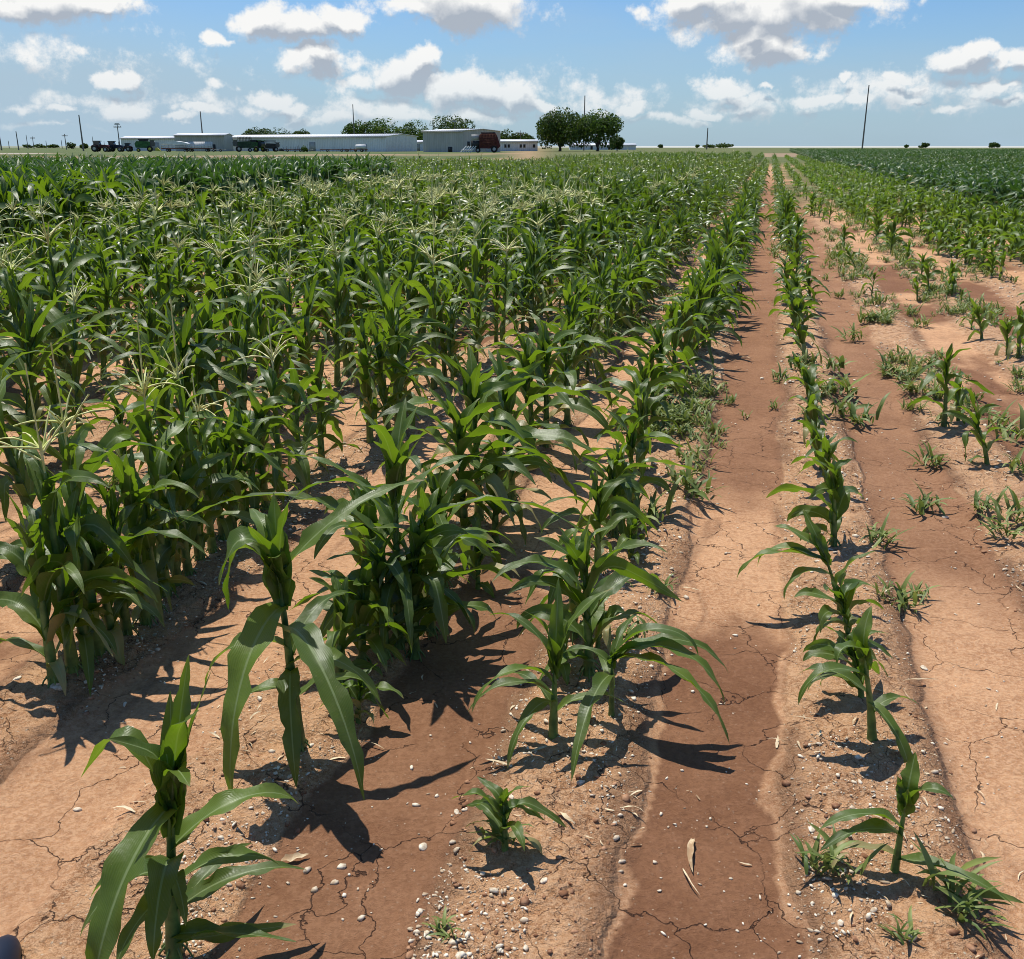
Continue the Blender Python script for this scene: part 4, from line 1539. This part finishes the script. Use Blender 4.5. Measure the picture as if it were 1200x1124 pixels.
def combine(px, Y, body, label, rz=0.0, sc=1.0, header=True, basket=False):
    root = thing('harvester', label, 'harvester', (far_x(px, Y), Y, 0), rz, 'harvesting machines parked by the sheds', sc)
    part('body', body, root, lambda b: prism(b, [(-3.0, 1.2), (1.2, 1.1), (1.2, 3.0), (-2.6, 3.1), (-3.2, 2.4)], -1.3, 1.3))
    part('cab', 'glass', root, lambda b: prism(b, [(1.25, 1.5), (2.5, 1.6), (2.7, 2.6), (2.4, 3.3), (1.25, 3.3)], -.85, .85))
    part('cab_roof', body, root, lambda b: box(b, 1.1, 2.8, -1, 1, 3.32, 3.5))
    if basket:
        def f(b):
            for x in np.linspace(-2.9, 1.0, 10):
                box(b, x - .04, x + .04, -1.28, -1.2, 3.15, 4.3)
                box(b, x - .04, x + .04, 1.2, 1.28, 3.15, 4.3)
            for z in (3.2, 3.75, 4.3):
                box(b, -2.95, 1.05, -1.32, -1.28, z - .05, z + .05)
                box(b, -2.95, 1.05, 1.28, 1.32, z - .05, z + .05)
        part('basket', 'black', root, f)
    else:
        part('grain_tank', 'black', root, lambda b: prism(b, [(-1.8, 3.05), (.6, 3.05), (1.0, 3.7), (-2.2, 3.7)], -1.1, 1.1))
    if header:
        part('header', 'yellow' if body == 'green' else 'black', root, lambda b: prism(b, [(2.6, .3), (4.3, .15), (4.0, .5), (3.2, 1.2), (2.7, 1.2)], -2.4, 2.4))
    for s_ in (-1, 1):
        wheel(root, 1.0, s_ * 1.55, .85, .55, 'yellow' if body == 'green' else 'steel')
        wheel(root, -2.3, s_ * 1.2, .55, .4, 'yellow' if body == 'green' else 'steel')
    return root


combine(172, 300, 'green', 'bright green combine with yellow header beside the tractors', 0.3, .95)
combine(284, 300, 'darkgreen', 'dark harvester with open basket at the end of the long shed', math.pi + .3, .95, False, True)
combine(302, 304, 'green', 'green harvester, middle one of the three before the long shed', -.5, .9, False, False)
combine(320, 310, 'black', 'black bare-framed harvester, third before the long shed', .4, .75, True, True)


def wagon(px, Y, L, label, canopy=True):
    root = thing('wagon', label, 'wagon', (far_x(px, Y), Y, 0), 0, 'wagons parked before the tan shed')
    part('bed', 'rust', root, lambda b: box(b, -L / 2, L / 2, -1.2, 1.2, .8, 1.05))
    part('side_rail', 'steel', root, lambda b: [box(b, x - .05, x + .05, -1.2, -1.12, 1.05, 2.0) for x in np.linspace(-L / 2 + .1, L / 2 - .1, 9)] + [box(b, -L / 2, L / 2, -1.24, -1.2, 1.9, 2.0), box(b, -L / 2, L / 2, -1.24, -1.2, 1.4, 1.5)])
    if canopy:
        part('canopy', 'white', root, lambda b: prism(b, [(-L / 2, 2.0), (L / 2, 2.0), (L / 2 - 1.5, 2.6), (.2, 2.95), (-L / 2 + 1.2, 2.5)], -1.3, 1.3))
    for s_ in (-1, 1):
        for x in (-L * .3, L * .3):
            wheel(root, x, s_ * 1.0, .42, .25)
    return root


wagon(208, 302, 8.5, 'wagon under a white peaked cover beside the combine')
wagon(234, 306, 8.0, 'open flat wagon right of the covered one', False)


def scrap(px, Y, L, mat, label, seed, hgt=1.3):
    """field implement: frame bars with upright shanks and two wheels"""
    r = np.random.default_rng(seed)
    root = thing('implement', label, 'implement', (far_x(px, Y), Y, 0), r.uniform(-.2, .2), 'field implements standing on the grass')

    def f(b):
        for y in (-1, 0, 1):
            box(b, -L / 2, L / 2, y - .08, y + .08, .55, .72)
        for x in np.linspace(-L / 2, L / 2, 5):
            box(b, x - .07, x + .07, -.92, .92, .58, .70)
    part('frame', mat, root, f)

    def g(b):
        for x in np.linspace(-L / 2, L / 2, 10):
            z = hgt * r.uniform(.6, 1.0)
            V, F = tube([(x, -1.1, .05), (x + r.normal(0, .2), -1.15, z)], .05, 5)
            b.add(V, F)
    part('shanks', mat, root, g)
    wheel(root, -L * .25, -1.3, .38, .2)
    wheel(root, L * .25, -1.3, .38, .2)
    return root


scrap(256, 303, 4, 'steel', 'pale metal implement between the wagon and the basket harvester', 1, 1.2)
scrap(343, 300, 4.5, 'rust', 'rusty implement with tilted shanks near the long shed wall', 2, 1.7)
scrap(358, 300, 4, 'steel', 'thin upright grey implement beside the small bush', 3, 2.2)
scrap(392, 298, 8, 'rust', 'long low dark red implement before the long shed', 4, 1.0)
scrap(412, 300, 5, 'rust', 'short dark red implement left of the white tank', 5, 1.1)


def tank_trailer(px, Y):
    root = thing('tank_trailer', 'small white tank on a low trailer before the long shed', 'trailer', (far_x(px, Y), Y, 0))
    b = Buf()
    V, F = tube([(-1.5, 0, 1.4), (-1.35, 0, 1.4), (1.35, 0, 1.4), (1.5, 0, 1.4)], [.3, .62, .62, .3], 14)
    b.add(V, F)
    link('tank', b.mesh('tank', M['white']), root)
    part('frame', 'rust', root, lambda b_: box(b_, -2.6, 1.9, -.6, .6, .55, .72))
    for s_ in (-1, 1):
        wheel(root, .3, s_ * .8, .4, .22)


tank_trailer(423, 298)


def module_builder():
    Y = 268
    root = thing('cotton_harvester', 'big dark red harvester with ladder steps before the tall shed', 'harvester', (far_x(572, Y), Y, 0), 0)
    part('body', 'red', root, lambda b: prism(b, [(-2.2, 1.0), (2.6, 1.0), (3.2, 1.6), (2.4, 4.0), (2.0, 4.7), (-1.6, 4.7), (-2.2, 4.2)], -1.6, 1.6))
    part('basket_grille', 'rust', root, lambda b: [box(b, -1.9, 2.2, -1.68, -1.62, z, z + .12) for z in np.linspace(1.6, 4.3, 8)] + [box(b, x, x + .12, -1.74, -1.68, 1.5, 4.5) for x in np.linspace(-1.8, 2.0, 6)])
    part('screen_box', 'steel', root, lambda b: box(b, -4.2, -2.3, -1.3, 1.2, 3.0, 4.4))
    part('platform', 'black', root, lambda b: box(b, -4.3, -2.25, -1.4, 1.4, 1.1, 2.9))
    part('roof_cap', 'black', root, lambda b: box(b, -1.8, 1.9, -1.5, 1.5, 4.75, 4.95))

    def lad(b):
        for i in range(5):
            x0 = -6.4 + i * .62
            V, F = tube([(x0 - .6, -1.9, .05), (x0 + .9, -1.5, 1.6)], .13, 5)
            b.add(V, F)
        V, F = tube([(-6.9, -1.95, .6), (-3.9, -1.95, .6)], .07, 5)
        b.add(V, F)
    part('ladder', 'white', root, lad)
    for s_ in (-1, 1):
        wheel(root, 1.6, s_ * 1.7, .85, .5)
        wheel(root, -2.6, s_ * 1.5, .6, .4)


module_builder()


# trees
def tree(px, Y, w, top, base, mat, label, seed, lobes=9, gap=.0, trunk=True, name='tree', cat='tree', group=None, leaf=.34, n=3600):
    r = np.random.default_rng(seed)
    hgt = far_h(base - top, Y)
    wd = w * Y * cp / FPX
    X = far_x(px, Y)
    root = thing(name, label, cat, (X, Y, 0), 0, group)
    z0 = hgt * (.12 if trunk else .0)
    b = Buf()
    L = []
    for i in range(lobes):
        a = i / lobes * 6.28 + r.uniform(-.3, .3)
        rr = wd * .5 * r.uniform(.30, .64)
        f = r.uniform(0, 1)
        L.append((rr * math.cos(a), rr * math.sin(a), z0 + (hgt - z0) * (.30 + .42 * f), wd * r.uniform(.15, .24), (hgt - z0) * r.uniform(.18, .30)))
    L.append((0, 0, z0 + (hgt - z0) * .60, wd * .27, (hgt - z0) * .40))
    # each lobe is many small sprays of leaves, denser at its skin
    per = n // len(L)
    for (lx, ly, lz, lr, lh) in L:
        d = r.normal(0, 1, (per, 3))
        d /= np.linalg.norm(d, axis=1)[:, None]
        rad = r.uniform(.55, 1.08, per) ** .6
        keep = vnoise(d[:, 0] * 3 + lx, d[:, 1] * 3 + d[:, 2] * 2.3 + lz, seed) > gap
        cpt = (np.stack([d[:, 0] * lr, d[:, 1] * lr, d[:, 2] * lh], 1) * rad[:, None] + np.array([lx, ly, lz]))[keep]
        k = len(cpt)
        nrm = d[keep] + r.normal(0, .7, (k, 3))
        nrm /= np.linalg.norm(nrm, axis=1)[:, None]
        t1 = np.cross(nrm, r.normal(0, 1, (k, 3)))
        t1 /= np.linalg.norm(t1, axis=1)[:, None]
        t2 = np.cross(nrm, t1)
        s_ = (leaf * r.uniform(.5, 1.2, k))[:, None]
        V = np.stack([cpt - t1 * s_, cpt - t2 * s_ * .6, cpt + t1 * s_, cpt + t2 * s_ * .6], 1).reshape(-1, 3)
        V[:, 2] = np.maximum(V[:, 2], .05)
        b.add(V, np.arange(k * 4).reshape(k, 4), None, np.repeat(np.clip(r.normal(.5, .22, k), 0, 1), 4))
    allv = np.concatenate(b.V)
    ex = np.abs(np.percentile(allv[:, 0], [.5, 99.5])).mean()
    zt, zb = np.percentile(allv[:, 2], 99.6), np.percentile(allv[:, 2], .5)
    for q in b.V:
        q[:, 0] *= wd * .5 / ex
        q[:, 1] *= wd * .5 / ex
        q[:, 2] = z0 + (q[:, 2] - zb) * (hgt - z0) / (zt - zb)
    link('crown', b.mesh('crown', M[mat], False), root)
    tb = Buf()
    V, F = tube([(0, 0, -.2), (wd * .01, 0, z0 * .5), (0, 0, z0), (0, 0, hgt * .6)], [hgt * .045, hgt * .034, hgt * .03, hgt * .01], 8)
    tb.add(V, F)
    for i, (lx, ly, lz, lr, lh) in enumerate(L[:6]):
        V, F = tube([(0, 0, z0 * .7), (lx * .4, ly * .4, z0 + (lz - z0) * .5), (lx * .85, ly * .85, lz)], [hgt * .02, hgt * .013, hgt * .004], 5)
        tb.add(V, F)
    link('trunk', tb.mesh('trunk', M['bark']), root)
    return root


tree(656, 330, 62, 130, 177, 'oak', 'big dark rounded oak, left of the pair beyond the corn', 1, 13, .06, group='oaks beyond the corn', n=8500)
tree(700, 332, 60, 131, 177, 'elm', 'big lighter green oak with gaps, right of the pair', 2, 13, .24, group='oaks beyond the corn', n=7500)
tree(723, 350, 17, 158, 176, 'oak', 'small dark tree at the right foot of the big oaks', 3, 6, .1, n=1200)
tree(421, 390, 36, 139, 173, 'elm', 'light green tree, leftmost above the long shed roof', 4, 8, .22, group='trees behind the sheds')
tree(453, 395, 50, 136, 173, 'elm', 'broad light green tree, second from left above the long shed', 5, 9, .22, group='trees behind the sheds')
tree(488, 400, 42, 139, 173, 'elm', 'light green tree above the gap between the two large sheds', 6, 8, .2, group='trees behind the sheds')
tree(530, 400, 48, 133, 173, 'oak', 'dark round-topped tree behind the tall tan-grey shed', 7, 10, .1, group='trees behind the sheds', n=3600)
tree(594, 430, 30, 149, 172, 'oak', 'dark tree above the low white shed, left one', 8, 7, .15, group='trees behind the sheds')
tree(614, 430, 26, 152, 172, 'oak', 'dark tree above the low white shed, right one', 9, 7, .15, group='trees behind the sheds')
tree(300, 480, 38, 147, 172, 'oak', 'dark tree crown left above the long shed roof', 10, 8, .1, group='trees far behind the long shed')
tree(328, 480, 50, 147.5, 172, 'oak', 'dark tree crown in the middle above the long shed roof', 11, 8, .1, group='trees far behind the long shed')
tree(356, 480, 24, 149, 172, 'oak', 'smallest dark tree crown above the long shed roof', 12, 6, .1, group='trees far behind the long shed')
tree(84, 620, 10, 165.5, 173, 'oak', 'round dark bush on the skyline left of the tall pole', 13, 6, .05, False, n=900, leaf=.35, group='bushes on the skyline')
tree(99, 610, 9, 166.5, 173, 'oak', 'round dark bush at the foot of the tall left pole', 14, 6, .05, False, n=900, leaf=.35, group='bushes on the skyline')
tree(357, 298, 8, 170, 177, 'elm', 'small green bush growing among the rusty implements', 15, 5, .2, False, n=400, leaf=.2)
for i, (x, w, t_, lab) in enumerate([(774, 6, 168.5, 'tiny bush on the skyline nearest the big oaks'), (831, 14, 168.4, 'low dark trees beside the short far pole'), (848, 20, 167, 'wider low tree clump right of the short far pole'),
                                     (1083, 13, 166.5, 'dark skyline tree right of the tall leaning pole'), 
                                     (1165, 13, 166, 'rounded dark tree, rightmost on the skyline'), (817, 5, 168.6, 'tiny bush just left of the short far pole'), (1062, 5, 168.8, 'tiny bush left of the right skyline trees'),
                                     (47, 14, 168, 'flat dark tree on the far left skyline'), (62, 12, 168.4, 'low dark tree left of the round bushes'), (33, 12, 168.6, 'low dark tree at the far left skyline end')]):
    tree(x, 900, w, t_, 172.6, 'oak', lab, 30 + i, 6, .05, False, n=500, leaf=.8, group='trees on the far skyline')


# poles
def pole(px, Y, top, label, arm=0, rad=.16, lamp=False, lean=0.0):
    h = far_h(171 - top, Y) + H
    root = thing('utility_pole', label, 'pole', (far_x(px, Y), Y, 0), 0, 'poles on the horizon')
    b = Buf()
    V, F = tube([(0, 0, -.5), (lean * h * .5, 0, h * .5), (lean * h, 0, h)], [rad * 1.25, rad, rad * .75], 8)
    b.add(V, F)
    link('shaft', b.mesh('shaft', M['wood']), root)
    for k in range(arm):
        part('crossarm', 'wood', root, lambda q: box(q, -1.3, 1.3, -.1, .1, h - 1.0 - k * 1.6, h - .75 - k * 1.6))
        part('insulator', 'steel', root, lambda q: [box(q, x - .08, x + .08, -.08, .08, h - .75 - k * 1.6, h - .45 - k * 1.6) for x in (-1.15, -.5, .5, 1.15)])
    if lamp:
        part('lamp_head', 'steel', root, lambda q: prism(q, [(-.9, h - .1), (.9, h - .1), (.7, h + .35), (-.7, h + .35)], -.25, .25))


for (x, Y, top, arm, rad, lamp, lab) in [
        (1010, 330, 101, 0, .22, False, 'tallest pole, alone on the skyline at the right'), (828, 500, 150, 0, .28, False, 'short pole on the skyline between oaks and track'),
        (684, 380, 113, 0, .22, False, 'pole rising behind the pair of big oaks'), (416, 370, 123, 0, .18, False, 'pole above the left end of the light green trees'),
        (239, 350, 131, 0, .22, False, 'pole behind the tan open-fronted shed'), (141, 360, 146, 1, .18, True, 'lamp pole at the left end of the low grey shed'),
        (98, 340, 135, 0, .24, False, 'tall pole left of the tractors'), (78, 480, 157, 1, .20, False, 'short crossarm pole left of the round bushes'),
        (73, 700, 164, 0, .22, False, 'tiny pole just left of the short crossarm pole'), (55, 700, 165, 0, .22, False, 'tiny pole right of the thin twin-armed one'),
        (40, 560, 160, 1, .18, False, 'thin pole with one crossarm on the left skyline'), (33, 560, 158, 0, .18, False, 'thin bare pole just left of the crossarm one'),
        (22, 430, 154, 0, .22, False, 'pole second from the left edge of the view'), (2, 400, 155, 0, .24, False, 'leftmost pole on the skyline'),
        (11, 700, 165, 0, .22, False, 'tiny pole between the two leftmost poles'), (110, 500, 160, 0, .14, False, 'thin mast above the dark red tractor'),
        (690, 365, 157, 1, .10, False, 'thin lamp mast above the low white shed roof'), (533, 360, 143, 0, .10, True, 'slim lamp pole in front of the dark round tree')]:
    if x == 690:
        x, top = 610, 153
    pole(x, Y, top, lab, arm, rad, lamp)

# toe of the photographer's shoe at the lower left
X, Y = ground_pt(14, 1128)
sh = thing('shoe', 'dark shoe toe poking into the lower left corner', 'shoe', (X, Y - .10, float(ground_z(*to_uv(X, Y)))), .1)
import bmesh
for (nm, z0, zs, ex, m_) in (('upper', .018, .055, 1.0, 'navy'), ('sole', .0, .020, 1.05, 'rubber')):
    bm = bmesh.new()
    bmesh.ops.create_uvsphere(bm, u_segments=24, v_segments=14, radius=1)
    for v_ in bm.verts:
        x_, y_, z_ = v_.co
        v_.co = (x_ * .048 * ex, y_ * .14 * ex * (1 if y_ > 0 else 1.0), z0 + max(z_, -.05) * zs * (1.0 if y_ > -.2 else 1.25))
    me = bpy.data.meshes.new(nm)
    bm.to_mesh(me)
    bm.free()
    me.attributes.new('tint', 'FLOAT', 'POINT')
    me.materials.append(M[m_])
    for p_ in me.polygons:
        p_.use_smooth = True
    link(nm, me, sh)
print('individual corn', len(PLANTS), 'weeds', len(wl))
